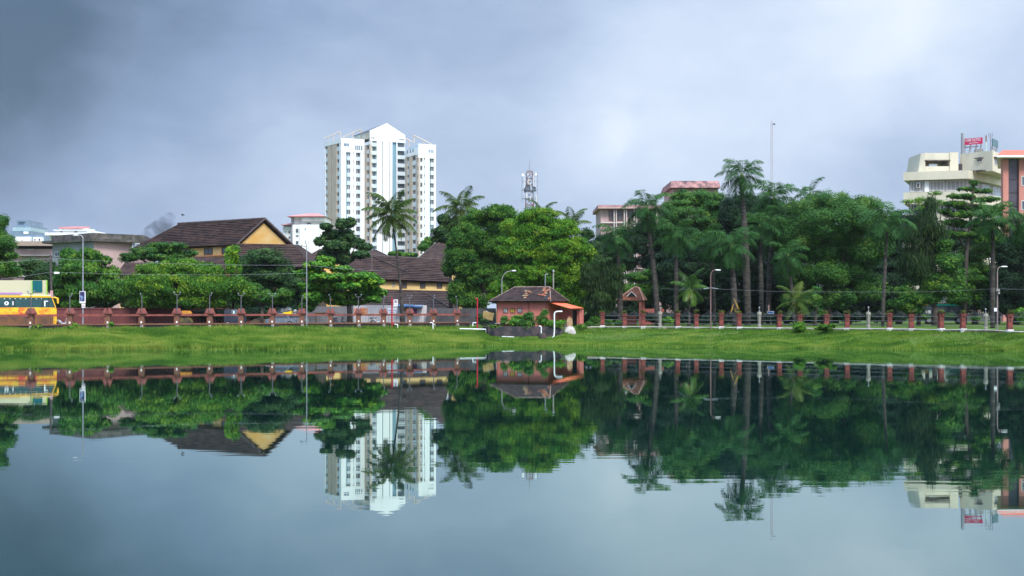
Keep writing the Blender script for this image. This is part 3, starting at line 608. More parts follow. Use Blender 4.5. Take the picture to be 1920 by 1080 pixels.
def warehouse():
    o = thing('tiled_warehouse', 'long cream warehouse with small windows under a dark tiled roof', 'warehouse', (X(780, 203), 203, GZ))
    r = MB(); r.slab([P(642, 521, 199.5), P(842, 529, 200), P(834, 488, 206.5), P(655, 478, 206.5)], .25); r.slab([P(655, 478, 206.5), P(834, 488, 206.5), P(834, 500, 213), P(655, 490, 213)], .25); r.courses(P(842, 529, 200), P(642, 521, 199.5), P(655, 478, 206.5), P(834, 488, 206.5), 13, .09); r.build('roof', TILE, o)
    v = MB(); v.tube([P(834, 487.5, 206.5), P(846, 526, 200)], .2, 5); v.build('verge', M('lime_mortar', (.42, .40, .38), (.28, .26, .25), 2), o)
    v = MB(); v.tube([P(655, 477.6, 206.5), P(834, 487.6, 206.5)], .18, 6); v.tube([P(697, 480, 206), P(697, 508, 201.9)], .09, 5); v.tube([P(700, 481, 206), P(764, 509, 202)], .07, 5); v.build('ridge_tiles', M('ridge_mortar2', (.045, .033, .03), (.085, .065, .055), 2), o)
    A, B = Q(650, 200.15), Q(846, 200.55); w = MB(); w.prism([A, B, Q(840, 212), Q(655, 212)], GZ, Z(526, 201)); w.build('wall', YELLOW2, o)
    for px in (700, 758, 792.5, 824): u = (px-650)/196; window(o, A, B, u-.026, u+.026, Z(540.5, 200.3), Z(529.5, 200.3), frame=FRAME_B, fw=.14, bars=1)
    p = MB(); p.obox(A, B, .435, .46, Z(538, 201), Z(530, 201), .01, .06); p.build('shutter', M('pale_shutter', (.40, .36, .30)), o)
    l = MB(); l.slab([P(640, 594, 186), P(864, 596, 187), P(850, 546, 199.8), P(655, 541, 200)], .25); l.courses(P(864, 596, 187), P(640, 594, 186), P(655, 541, 200), P(850, 546, 199.8), 16, .09); l.build('lower_roof', TILE2, o); h = MB(); h.tube([P(790, 545, 199.4), P(850, 580, 190)], .09, 5); h.build('hip_tiles', M('ridge_mortar2', (0, 0, 0)), o)
    u = MB(); u.prism([Q(648, 188.5), Q(860, 189.5), Q(850, 200), Q(655, 200)], GZ, Z(592, 187)); u.build('lower_wall', GREYP, o)
    def hip(name, label, x0, x1, xa, xb, ye, yt, d, dep, wallm):
        q = thing(name, label, 'building', (X((x0+x1)/2, d), d, GZ)); e = [P(x0, ye, d), P(x1, ye, d), Vector((X(x1, d), d+dep, Z(ye, d))), Vector((X(x0, d), d+dep, Z(ye, d)))]
        a, b = Vector((X(xa, d), d+dep/2, Z(yt, d+dep/2)))+Vector((X(xa, d+dep/2)-X(xa, d), 0, 0)), Vector((X(xb, d+dep/2), d+dep/2, Z(yt, d+dep/2)))
        m = MB(); m.face([e[0], e[1], b, a]); m.face([e[1], e[2], b]); m.face([e[2], e[3], a, b]); m.face([e[3], e[0], a]); m.face(e[::-1]); m.build('roof', TILE, q)
        w = MB(); w.box(X(x0+3, d), X(x1-3, d), d+.6, d+dep-.6, GZ, Z(ye, d)-.003); w.build('wall', wallm, q)
        t = MB(); t.tube([e[0], a, b, e[1]], .13, 5); t.build('hip_tiles', M('ridge_mortar2', (0, 0, 0)), q)
    hip('hipped_house', 'dark hipped roof rising just behind the left end of the long warehouse roof', 640, 752, 700, 706, 492, 470, 214, 14, YELLOW2)
    hip('hipped_house', 'dark hipped roof rising behind the right end of the warehouse beside the big tree', 782, 905, 826, 880, 487, 448, 218, 16, YELLOW2)
    hip('hipped_house', 'small low brown roof between the gabled hall and the dark round-clumped tree', 582, 640, 600, 625, 478, 468, 205, 8, YELLOW)
warehouse()
# ---------------------------------------------------------------- buildings on the right
STAINP = M('stained_pink_roof', (.38, .20, .18), (.05, .035, .038), .75, .9, (1.5, 1.5, .22), lo=.38, hi=.66)
def pink_offices():
    d = 230; z = lambda y: Z(y, d); o = thing('pink_office_building', 'faded pink office building with a stained sloping roof band behind the royal palms', 'office building', (X(1200, d), d, GZ))
    b = MB(); b.box(X(1127, d), X(1262, d), d+1, d+14, GZ, z(391)); b.box(X(1264, d), X(1350, d), d+2, d+15, GZ, z(352)); b.build('wall', PINKP, o)
    p = MB(); p.box(X(1121, d), X(1262.5, d), d, d+15, z(391)+.003, z(384.5)); p.build('parapet', M('pink_parapet', (.45, .26, .24), (.30, .18, .17), .8, .9, (1, 1, .3)), o)
    c = MB(); c.box(X(1121.5, d), X(1262, d), d-.15, d-.003, z(391), z(388.6)); c.build('parapet_band', PINKP, o)
    r = MB(); e0, e1, t0, t1 = X(1257, d), X(1352, d), X(1261, d), X(1350, d); r.solid([(e0, d+.2, z(351.5)), (e1, d+.2, z(351.5)), (e1, d+17, z(351.5)), (e0, d+17, z(351.5))], [(t0, d+1.6, z(337.5)), (t1, d+1.6, z(337.5)), (t1, d+15, z(337.5)), (t0, d+15, z(337.5))]); r.build('roof', STAINP, o)
    f = MB()
    for x in (1152, 1156, 1171, 1175, 1190, 1194, 1209, 1213, 1232, 1250): f.box(X(x-.8, d), X(x+.8, d), d+.4, d+1, GZ, z(392)); 
    for y in (416, 459, 502, 545): f.box(X(1127, d), X(1262, d), d+.5, d+.99, z(y+2), z(y))
    f.build('fins', M('off_white_fins', (.60, .54, .50), (.52, .46, .43), .6), o)
    for y0 in (393.5, 436, 479, 522):
        for x0, x1 in ((1142, 1150), (1158, 1168), (1178, 1188), (1197, 1207), (1216, 1229), (1236, 1247)): pwindow(o, x0, x1, y0, y0+20, d, off=-1, fw=.12, glass=GLASS, frame=FRAME_B)
    pwindow(o, 1272, 1280, 360, 372, d, off=-2)
pink_offices()
def ochre_block():
    o = thing('office_building', 'ochre-white office building with heavy concrete bands and rooftop signs', 'office building', (X(1800, 235), 235, GZ))
    C = Q(1816, 225); A = Q(1694, 228.5); Bq = Q(1892, 241); bk = Q(1720, 250); bk2 = Q(1850, 258)
    def ring(k): 
        c = C+Vector((0, k)); return [A+Vector((k*.9, k*.5)), c, Bq+Vector((-k*.3, k*.9)), bk2, bk+Vector((k, 0))]
    zt = Z(319, 225); w = MB(); w.prism(ring(1.3), GZ, zt-.3); w.build('recessed_wall', GREYSTRIP, o)
    z = zt; i = 0
    while z > 3:
        b = MB(); b.prism(ring(0), max(z-(1.35 if i == 0 else 1.9), GZ), z); b.build('concrete_band', BEIGEC, o); z -= 3.35 if i == 0 else 3.6; i += 1
    A2, C2, B2 = ring(1.3)[:3]
    for lvl in range(4):
        zb = zt-3.25-lvl*3.6+(.0 if lvl == 0 else -.1)
        for u0, u1 in ((.02, .25), (.36, .62), (.66, .97)): window(o, A2, C2, u0, u1, zb+.05, zb+1.75, glass=GREYSTRIP if lvl == 0 else GLASS, fw=.12, bars=3)
        for u0, u1 in ((.1, .3), (.4, .6), (.68, .92)): window(o, C2, B2, u0, u1, zb+.05, zb+1.75, fw=.12, bars=2, glass=GLASS_B)
        q = MB(); q.obox(A2, C2, .27, .35, zb, zb+1.8, 0, .3); q.build('white_panel', WHITE, o)
    # air conditioner outside the top strip
    a = MB(); u = (1713.5-1694)/122; a.obox(A2, C2, u-.03, u+.03, zt-2.55, zt-1.75, .08, .6); q = a.build('air_conditioner', WHITE, o); f = MB(); c = A2.lerp(C2, u); f.obox(A2, C2, u-.022, u+.022, zt-2.48, zt-1.85, .6, .63); f.build('fan_grille', IRON, q)
    # penthouse with a long opening
    d = 229; z = lambda y: Z(y, d); zb = zt-.1
    pa, pb = Q(1724, 229.5), Q(1799, 227); uu = lambda px: (px-1724)/75
    p = MB()
    p.solid([(X(1722.5, d), d+.4, zb), (X(1735, d), d, zb), (X(1735, d), d+7, zb), (X(1722.5, d), d+7.4, zb)], [(X(1728, d), d+.4, z(287)), (X(1735, d), d, z(287)), (X(1735, d), d+7, z(287)), (X(1728, d), d+7.4, z(287))])
    def bx(px0, px1, y0, y1, o0=0, dep=7.): p.box(X(px0, d)+.002, X(px1, d), d+o0, d+dep, z(y1), z(y0))
    bx(1735, 1781, 286.5, 300, .15); bx(1735, 1781, 311.5, 324, .15); bx(1781, 1797, 285.5, 324); bx(1735, 1752, 300, 311.5, 3)
    p.build('penthouse_wall', BEIGEC, o); s = MB(); s.box(X(1734, d), X(1782, d), d-.1, d+.14, z(301.5), z(300)); s.build('opening_hood', MOSS, o)
    dd = 228; pc, pd, pe = Q(1800, dd+2), Q(1861, dd-3.0), Q(1889, dd+6); zt2 = Z(283.5, 226)
    k = MB(); k.prism([pc, pd, pe, Q(1870, 245), Q(1806, 243)], zb, zt2); k.build('penthouse_wall', BEIGEC, o)
    window(o, pc, pd, .53, .70, Z(302, 226), Z(296, 226)); h = MB(); h.obox(pc, pd, .50, .73, Z(295.8, 226), Z(294.8, 226), 0, .7); h.build('window_hood', MOSS, o)
    window(o, pd, pe, .12, .42, Z(308, 226), Z(295.5, 226)); h = MB(); h.obox(pd, pe, .08, .46, Z(295.3, 226), Z(294.3, 226), 0, .5); h.build('window_hood', MOSS, o)
    h = MB(); h.obox(pc, pd, .52, .80, Z(320.5, 226), Z(319, 226), 0, 1.2); h.build('canopy', MOSS, o)
    t = MB(); t.tube([(X(1803, d), d+1, zb), (X(1803, d), d+1, zb+1.6)], .5, 10); t.build('water_tank', IRON, o)
    # rooftop sign, hoarding, masts
    def board(name, label, cat, A, B, z0, z1, mat, legs, zr):
        q = thing(name, label, cat, (A.x, A.y, zr)); m = MB(); m.obox(A, B, 0, 1, z0, z1, -.12, .06); m.build('panel', mat, q); l = MB()
        for u in legs: c = A.lerp(B, u); l.tube([(c.x, c.y+.3, zr), (c.x, c.y+.3, z1)], .07, 6); l.tube([(c.x, c.y+1.6, zr), (c.x, c.y+.35, z0)], .06, 6)
        c0, c1 = A.lerp(B, .02), A.lerp(B, .8); l.tube([(c0.x, c0.y+.3, z0-.35), (c1.x, c1.y+.3, z0-.35)], .12, 5); l.build('support', STEEL, q); return q
    A, B = Q(1809, 230.6), Q(1842, 228.6); zr = zt2; q = board('rooftop_sign', 'red rooftop sign with white lettering on the ochre-white building', 'sign', A, B, Z(270, 229), Z(258, 229), M('sign_red', (.56, .03, .10), (.48, .03, .09), .5, .5), (.05, .38, .7, .97), zr)
    tw = M('sign_white', (.80, .74, .76), rough=.5)
    text('lettering', 'HOME TLE STYLE', q, tw, A, B, .18, Z(264.2, 229), .46, off=.075, width=2.55, bold=.012); text('lettering', 'OFFICE & INTERIORS', q, tw, A, B, .75, Z(268.2, 229), .17, off=.075, width=1.6, bold=.015)
    A, B = Q(1861, 226), Q(1871, 229.5); board('hoarding', 'dark blue and green hoarding on the roof right of the red sign', 'hoarding', A, B, Z(274, 227), Z(261, 227), M('hoarding_blue', (.10, .15, .24), (.07, .17, .15), 1.5, .5, lo=.45, hi=.55), (.1, .9), zr)
    for px, y0, r, nm, lab, cat in ((1805, 250, .3, 'chimney_pipe', 'thick grey pipe standing left of the red rooftop sign', 'pipe'), (1849, 254, .12, 'antenna_mast', 'slim two-coloured rooftop mast just right of the red sign', 'mast'), (1857.5, 250, .09, 'antenna_mast', 'forked rooftop aerial beside the blue and green hoarding', 'aerial')):
        q = thing(nm, lab, cat, (X(px, 230), 230, zr)); m = MB(); m.tube([(X(px, 230), 230, zr), (X(px, 230), 230, Z(y0+12, 230))], r, 8); m.build('lower_pole', STEEL if px != 1849 else M('mint_paint', (.45, .58, .52)), q)
        m = MB(); m.tube([(X(px, 230), 230, Z(y0+12, 230)), (X(px, 230), 230, Z(y0, 230))], r*.95, 8)
        if px > 1855:
            for sx in (-.3, .3): m.tube([(X(px, 230), 230, Z(y0+8, 230)), (X(px, 230)+sx, 230, Z(y0+6, 230)), (X(px, 230)+sx, 230, Z(y0-1, 230))], .06, 5)
        m.build('upper_pole', STEEL if px != 1849 else M('rust_paint', (.22, .13, .09)), q)
    q = MB(); q.box(X(1832, 231), X(1844, 231), 231, 232.5, zr, zr+.95); tag(q.build('roof_tank', CONC), 'grey box-shaped tank on the roof below the red sign', 'tank')
ochre_block()
def pink_right():
    d = 205; z = lambda y: Z(y, d); o = thing('pink_building', 'salmon pink building with a red roof and dark glass strip at the right edge', 'building', (X(1930, d), d, GZ)); P2 = M('salmon_paint', (.54, .23, .18), (.46, .19, .15), .3, .85, (1, 1, .3))
    b = MB(); b.box(X(1881, d), X(1891, d), d, d+1, GZ, z(297)); b.box(X(1911, d), X(2010, d), d, d+1, GZ, z(297)); b.prism([Q(1881, d+1), Q(2010, d+1), Q(2010, d+14), Q(1883, d+14)], GZ, z(297)); b.build('wall', P2, o)
    g = MB(); g.box(X(1891, d)+.01, X(1911, d)-.01, d+.5, d+.9, GZ+6, z(297.2)); g.build('glass_strip', M('dark_purple_glass', (.07, .06, .08), (.10, .085, .10), 1, .2), o)
    for y in np.arange(310, 560, 25): f = MB(); f.box(X(1891, d)+.01, X(1911, d)-.01, d+.42, d+.5, z(y+.8), z(y)); f.build('muntin', IRON, o)
    lo = [Q(1869, d-1.6), Q(2020, d-1.6), Q(2020, d+15), Q(1871, d+15)]; hi = [Q(1880, d+.4), Q(2020, d+.4), Q(2020, d+13), Q(1882, d+13)]
    e = MB(); e.prism(lo, z(297), z(293.4)); e.build('fascia', WHITE, o)
    r = MB(); r.solid([(*p, z(293.4)+.003) for p in lo], [(*p, z(281)) for p in hi]); r.build('roof', REDROOF, o)
    for y in (330, 376, 422, 468, 514): pwindow(o, 1915, 1930, y, y+18, d); 
pink_right()
# ---------------------------------------------------------------- masts
def lattice(b, c, z0, z1, w0, w1, n, r):
    cs = []
    for i in range(n+1):
        t = i/n; w = lerp(w0, w1, t)/2; z = lerp(z0, z1, t); cs.append([Vector((c[0]+sx*w, c[1]+sy*w, z)) for sx, sy in ((-1, -1), (1, -1), (1, 1), (-1, 1))])
    for i in range(n):
        for j in range(4):
            b.tube([cs[i][j], cs[i+1][j]], r, 4, cap=False); b.tube([cs[i][j], cs[i+1][(j+1) % 4]], r*.6, 4, cap=False); b.tube([cs[i+1][j], cs[i+1][(j+1) % 4]], r*.6, 4, cap=False)
def cell_tower():
    d = 315; z = lambda y: Z(y, d); c = (X(993, d), d); o = thing('cell_tower', 'lattice mobile phone tower crowded with white panel antennas', 'phone tower', (c[0], d, GZ))
    b = MB(); lattice(b, c, GZ, z(322), 3.4, 1.3, 22, .11); b.build('mast', M('tower_paint', (.20, .20, .22), (.24, .12, .11), .35, .6, lo=.5, hi=.52), o)
    s = MB(); s.tube([(c[0], d, z(322)), (c[0], d, z(308)), (c[0]+.05, d, z(297))], [.12, .07, .03], 6); s.tube([(c[0]-.9, d, z(319)), (c[0]+.9, d, z(319))], .07, 5); s.build('spike', STEEL, o)
    for px, y0, y1, w, k in ((983.5, 331, 354, .32, 0), (990.5, 336, 347, .34, 1), (999.8, 330, 350, .32, 0), (1004, 334, 352, .30, 0), (987.5, 362, 373, .55, 0), (1006, 366, 381, .4, 0), (994.5, 369, 378, .4, 0), (995, 343, 352, .25, 0)):
        w *= .72; q = MB(); x = X(px, d); q.box(x-w/2, x+w/2, d-1.7-.1*k, d-1.45-.1*k, z(y1), z(y0)); q.box(x-.05, x+.05, d-1.45, d-.4, (z(y0)+z(y1))/2-.05, (z(y0)+z(y1))/2+.05); q.build('panel_antenna', [M('antenna_grey_white', (.50, .51, .53)), M('cream_antenna', (.50, .40, .30))][k], o)
    for px, y0, y1, w in ((986.5, 349, 361, .8), (992, 348, 360, .55), (1001, 351, 360, .85), (984, 353, 362, .3)):
        q = MB(); x = X(px, d); q.box(x-w/2, x+w/2, d-1.3, d-.9, z(y1), z(y0)); q.build('radio_unit', M('grey_radio', (.13, .15, .19), (.09, .10, .13), 2), o)
    for px, y, r in ((980.5, 329.5, .32), (1004.5, 328, .30), (990, 328.5, .14)):
        q = MB(); x = X(px, d); q.tube([(x, d-1.8, z(y)), (x, d-1.35, z(y))], [r, r*.9], 12); q.build('dish', WHITE, o)
    p = MB()
    for y in (326, 340, 356, 372):
        w = 1.75; p.tube([(c[0]-w, d-1.4, z(y)), (c[0]+w, d-1.4, z(y)), (c[0]+w, d+1.4, z(y)), (c[0]-w, d+1.4, z(y)), (c[0]-w, d-1.4, z(y))], .07, 4)
    for sx in (-1.75, 1.75): p.tube([(c[0]+sx, d-1.4, z(380)), (c[0]+sx, d-1.4, z(324))], .05, 4)
    p.build('platform_frame', STEEL, o)
    d = 240; z = lambda y: Z(y, d); x = X(1447, d); o = thing('radio_mast', 'thin guyed radio mast rising above the tallest royal palm', 'mast', (x, d, GZ)); b = MB(); lattice(b, (x, d), GZ, z(229), .34, .28, 44, .014); b.build('mast', M('mast_grey', (.40, .38, .40), (.45, .33, .33), .2, .6, lo=.5, hi=.52), o)
    q = MB(); q.tube([(x+.1, d-.3, z(232)), (x+.55, d-.35, z(232.5))], [.12, .26], 10); q.tube([(x, d, z(229)), (x, d, z(225.5))], .03, 5); q.build('dish', STEEL, o); g = MB()
    for sx, sy in ((-14, -6), (14, -6), (0, 16)): g.tube([(x, d, z(262)), (x+sx, d+sy, GZ+10)], .008, 3)
    g.build('guy_wires', STEEL, o)
cell_tower()
# ---------------------------------------------------------------- pink waterside house
def pink_house():
    th = math.radians(22); t = Vector((math.cos(th), -math.sin(th))); s = Vector((math.sin(th), math.cos(th)))
    A = Q(931, 147.8); Lf = 5.75; B = A+t*Lf; dep = 4.6; Cc = B+s*dep; Dd = A+s*dep; ez = Z(562.5, 146); o = thing('pink_house', 'small pink waterside house with a broken tiled roof and an orange awning', 'house', (A.x, A.y, GZ))
    w = MB(); w.prism([A, B, Cc, Dd], GZ-.4, ez); w.build('wall', PINK, o)
    k = MB(); pl = M('dark_pink_paint', (.33, .10, .075), (.28, .085, .065), .8, .85)
    for u in (.012, .64, .988): k.obox(A, B, u-.012 if u > .05 else .002, u+.012 if u < .95 else .998, GZ-.2, ez-.1, .003, .06)
    k.build('pilaster', pl, o)
    for px in (948.3, 962, 975.8):
        u = (px-931)/96; v = window(o, A, B, u-.049, u+.049, Z(587, 147), Z(577.5, 147), frame=M('house_frame', (.16, .07, .055)), fw=.07, glass=M('curtained_glass', (.42, .46, .47), (.10, .12, .12), 2.2, .2, (1, 1, 2)) if px != 962 else M('yellow_shutter', (.42, .28, .03), (.30, .20, .03), 3, .6, (3, 3, 1)), bars=1, proud=.05)
    # hipped roof
    oh = .62; z0 = ez-.12; zr = Z(538, 147.5); a = A-t*oh-s*oh; b = B+t*oh-s*oh; c = Cc+t*oh+s*oh; e = Dd-t*oh+s*oh
    r0 = (A+Dd)/2+t*1.15; r1 = (B+Cc)/2-t*.55; v3 = lambda p, z: Vector((p.x, p.y, z)); R0, R1 = v3(r0, zr), v3(r1, zr)
    q = [v3(a, z0), v3(b, z0), v3(c, z0), v3(e, z0)]; r = MB()
    for f in ([q[0], q[1], R1, R0], [q[1], q[2], R1], [q[2], q[3], R0, R1], [q[3], q[0], R0]): r.slab(f, .09)
    r.courses(q[1], q[0], R0, R1, 11, .055); r.courses(q[2], q[1], R1, R1, 11, .055); r.build('roof', TILE_S, o); h = MB(); h.tube([R0, R1], .075, 6); 
    for p0, p1 in ((q[0], R0), (q[1], R1), (q[2], R1), (q[3], R0)): h.tube([p0, p1], .06, 6)
    h.build('ridge_tiles', M('pale_ridge', (.20, .13, .10), (.30, .22, .17), 2.5), o)
    def on(u, v): return q[0].lerp(q[1], u).lerp(R0.lerp(R1, u), v)
    n = (q[1]-q[0]).cross(R0-q[0]).normalized(); hole = MB(); 
    for u, v, du, dv in ((.50, .42, .035, .18), (.93, .30, .04, .22)): hole.solid([on(u-du, v-dv)-n*.02, on(u+du, v-dv)-n*.02, on(u+du*.7, v+dv)-n*.02, on(u-du*.8, v+dv*.8)-n*.02], [on(u-du, v-dv)+n*.075, on(u+du, v-dv)+n*.075, on(u+du*.7, v+dv)+n*.075, on(u-du*.8, v+dv*.8)+n*.075])
    hole.build('roof_hole', DARKV, o); tl = MB()
    for i in range(20):
        if i < 8: u, v = random.gauss(.52, .055), random.uniform(.18, .7)
        else: u, v = random.gauss(.90, .06), random.uniform(.05, .85)
        u = min(u, .985); p = on(u, v)+n*random.uniform(.07, .13); rt = Matrix.Rotation(random.uniform(-.7, .7), 3, n); e1 = rt@(q[1]-q[0]).normalized()*.16; e2 = rt@(R0-q[0]).normalized()*.12; p2 = n*random.uniform(0, .12)
        tl.solid([p-e1-e2, p+e1-e2, p+e1+e2+p2, p-e1+e2+p2], [x+n*.035 for x in (p-e1-e2, p+e1-e2, p+e1+e2+p2, p-e1+e2+p2)])
    tl.build('broken_tiles', M('broken_tile', (.25, .085, .05), (.28, .20, .11), 1.3, .9, lo=.45, hi=.55), o)
    # lean-to under the orange awning
    az = Z(565.5, 145.5); top0, top1 = v3(B+t*.02+s*.05, az), v3(B+t*.02+s*(dep-.2), az-.02); lo0, lo1 = v3(B+t*2.55+s*.05, Z(578, 144.5)), v3(B+t*2.55+s*(dep-.2), Z(577.5, 149)); aw = MB(); aw.slab([top0, lo0, lo1, top1], .05); aw.build('awning', M('orange_sheet', (.74, .15, .065), (.64, .13, .06), .9, .6), o)
    x = MB(); x.obox(B+s*(dep-.9), B+s*(dep-.9)+t*2.35, .0, .62, GZ-.2, Z(578.5, 149), -.2, 0); x.obox(B+s*(dep-.9), B+s*(dep-.9)+t*2.35, .86, 1, GZ-.2, Z(579.5, 149), -.2, 0); x.obox(B+s*(dep-.9), B+s*(dep-.9)+t*2.35, .62, .86, Z(581.5, 149), Z(579.2, 149), -.2, 0)
    x.obox(B+s*(dep-.9)+t*2.2, B+s*(dep-.9)+t*2.2+s*1.4, 0, 1, GZ-.2, Z(580.5, 149), -.1, .1); x.build('annex_wall', PINK, o)
    y = MB(); y.obox(B+s*(dep-.9), B+s*(dep-.9)+t*2.35, .63, .85, GZ-.2, Z(581.6, 149), -.45, -.3); y.build('doorway', DARKV, o)
    g = MB(); g.obox(A, B, .0, .7, Z(607.5, 147), Z(605.8, 147), 0, .5); g.build('ledge', CONC, o)
    for px, y0, lab, dd in ((1022.3, 515, 'short pale pole with a hooked top standing behind the pink house roof', 149.5), (1037.6, 507, 'taller pale pole standing behind the right end of the pink house roof', 151)):
        k = thing('pole', lab, 'pole', (X(px, dd), dd, GZ)); m = MB(); pts = [(X(px, dd), dd, GZ), (X(px, dd), dd, Z(y0, dd))]; m.tube(pts, .05 if px < 1030 else .075, 7); m.build('shaft', STEEL if px < 1030 else M('weathered_pole', (.30, .28, .24), (.22, .2, .17), 2), k)
        m = MB()
        if px < 1030: m.tube([pts[1], Vector(pts[1])+Vector((.12, 0, .07)), Vector(pts[1])+Vector((.3, 0, .02))], .05, 6)
        else: m.lathe((X(px, dd), dd), [(.11, Z(y0+3, dd)), (.13, Z(y0+1.5, dd)), (.05, Z(y0-1, dd))], 8)
        m.build('top_cap', STEEL, k)
    # waterside retaining wall
    rw = MB(); f = lambda px: (X(px, float(ip(DFX, px))), float(ip(DFX, px)))
    pxs = [905, 915, 935, 960, 985, 1010, 1032, 1050, 1062]; fr = [f(p) for p in pxs]
    tops = [1.72, 1.76, 1.74, 1.78, 1.75, 1.77, 1.74, 1.60, 1.3]
    for i in range(len(pxs)-1):
        a0, a1 = fr[i], fr[i+1]; rw.solid([(a0[0], a0[1]-.02, -.1), (a1[0], a1[1]-.02, -.1), (a1[0], a1[1]+.6, -.1), (a0[0], a0[1]+.6, -.1)], [(a0[0], a0[1]+.03, tops[i]), (a1[0], a1[1]+.03, tops[i+1]), (a1[0], a1[1]+.6, tops[i+1]), (a0[0], a0[1]+.6, tops[i])])
    tag(rw.build('retaining_wall', M('dark_wet_stone', (.035, .035, .04), (.11, .08, .075), 1.1, .9, lo=.45, hi=.7, bump=.06)), 'dark stained stone retaining wall below the pink house', 'wall')
    d = 142.6; o = thing('pedestal', 'ochre brick pedestal on a white stained lump beside the pink house', 'pedestal', (X(1068, d), d, 1.1)); m = MB(); m.lathe((X(1068, d), d), [(.72, .9), (.66, 1.25), (.5, 1.55), (.34, 1.75), (.30, 1.8)], 9); m.build('base', M('limewashed_lump', (.50, .47, .43), (.22, .20, .17), 1.8, .9), o)
    m = MB(); x = X(1068, d); m.box(x-.28, x+.28, d-.28, d+.28, 1.78, Z(598.5, d)); m.box(x-.2, x+.2, d-.2, d+.2, Z(598.5, d), Z(595.5, d)); m.build('column', M('ochre_brick', (.36, .19, .09), (.42, .32, .2), 2, .9, bump=.02), o); m = MB(); m.box(x-.17, x+.15, d-.17, d+.17, Z(595.5, d), Z(592.5, d)); m.build('cap', REDP, o)
    d = 139.5; m = MB(); m.lathe((X(1017, d), d), [(.3, .3), (.36, .5), (.37, .9), (.33, 1.08), (.2, 1.1)], 12); tag(m.build('barrel', M('dark_drum', (.05, .045, .045), (.09, .06, .05), 3)), 'small dark barrel standing in the grass below the white elbow pipe', 'barrel')
    d = 141; m = MB(); m.tube([(X(1048, d), d, .75), (X(1063.5, d), d+.6, 2.2)], .06, 6); m.tube([(X(1035, d), d, .6), (X(1046, d), d+.5, 1.4)], .045, 6); tag(m.build('prop_pole', IRON), 'dark poles leaning on the bank left of the ochre pedestal', 'pole')
pink_house()
# ---------------------------------------------------------------- white pipes, sign
def pipe(label, pts, d, r, dy=None):
    m = MB(); q = [P(x, y, d+(dy[i] if dy else 0)) for i, (x, y) in enumerate(pts)]; m.tube(q, r, 8); return tag(m.build('pipe', PVC, smooth=False), label, 'pipe', 'white pipes on the bank')
pipe('tall white standpipe with a long top elbow in front of the orange awning', [(1036, 633.5), (1038.4, 630.5), (1039.4, 622), (1039.4, 590), (1040.2, 586.5), (1042.5, 584.6), (1047, 584), (1054.5, 584)], 140.3, .07)
pipe('short white elbow pipe above the small dark barrel', [(1010.5, 611.4), (1013.5, 611.8), (1014.9, 614), (1014.9, 628.5)], 141.2, .055)
pipe('long low white pipe on the grass bending down at its right end', [(862, 616.4), (911, 617.6), (911.2, 627)], 142.5, .06)
pipe('small white pipe hook beside the thin red pole near the pink house', [(893, 605), (887, 605.3), (886.4, 611.5)], 147, .06)
pipe('white pipe hook on the grass right of the no-parking sign', [(806.5, 605), (811.5, 605.2), (812, 617)], 146, .06)
pipe('white pipe hook at the foot of the red no-parking pole', [(740, 608), (745.4, 608.2), (746, 619.5)], 145, .06)
pipe('flat white pipe lying on the grass near the leaning palm trunk', [(762, 619.6), (784, 619)], 145.4, .05)
pipe('flat white pipe lying at the water edge below the dark retaining wall', [(941, 631.2), (964, 631.8)], 140.6, .04)
def red_pole_sign():
    d = 146; o = thing('no_parking_sign', 'white no-parking sign on a tall red pole in front of the painted wall', 'sign', (X(735, d), d, 1.4)); R = M('red_pole_paint', (.42, .02, .045), (.34, .02, .04), 2, .5)
    m = MB(); m.tube([(X(735, d), d, 1.0), (X(735, d), d, Z(561, d)), (X(734.2, d), d, Z(558.5, d))], .08, 8); m.tube([(X(735, d), d, Z(608, d)), (X(741, d), d, Z(608, d))], .05, 6); m.build('pole', R, o)
    A, B = Q(738, d), Q(746, d); p = MB(); p.obox(A, B, 0, 1, Z(574, d), Z(561.5, d), -.03, .03); p.build('panel', M('sign_white_sheet', (.76, .74, .76), rough=.5), o)
    c = MB(); cx, cz, r = (A.x+B.x)/2, Z(565.4, d), .155; k = 20; y = d-.045
    for i in range(k):
        a0, a1 = 2*math.pi*i/k, 2*math.pi*(i+1)/k; c.face([(cx+math.cos(a0)*r, y, cz+math.sin(a0)*r), (cx+math.cos(a1)*r, y, cz+math.sin(a1)*r), (cx+math.cos(a1)*r*.72, y, cz+math.sin(a1)*r*.72), (cx+math.cos(a0)*r*.72, y, cz+math.sin(a0)*r*.72)])
    c.face([(cx-.13, y-.004, cz+.09), (cx-.09, y-.004, cz+.13), (cx+.13, y-.004, cz-.09), (cx+.09, y-.004, cz-.13)]); c.build('symbol', M('sign_plum', (.16, .02, .10)), o)
    text('letter', 'P', o, M('sign_plum', (0, 0, 0)), A, B, .16, cz-.09, .18, off=.036); text('letter', 'NO PARKING', o, M('sign_plum', (0, 0, 0)), A, B, .05, Z(571.8, d), .07, off=.036, width=.34)
    d = 147; o = thing('red_pole', 'thin red pole with a small hook standing left of the pink house', 'pole', (X(895, d), d, GZ)); m = MB(); m.tube([(X(895, d), d, 1.2), (X(895, d), d, Z(559.5, d)), (X(892, d), d, Z(559, d))], .075, 8); m.build('shaft', R, o); m = MB(); m.tube([(X(892.2, d), d, Z(559, d)), (X(891.4, d), d, Z(560.5, d))], .06, 6); m.build('hook', R, o)
red_pole_sign()
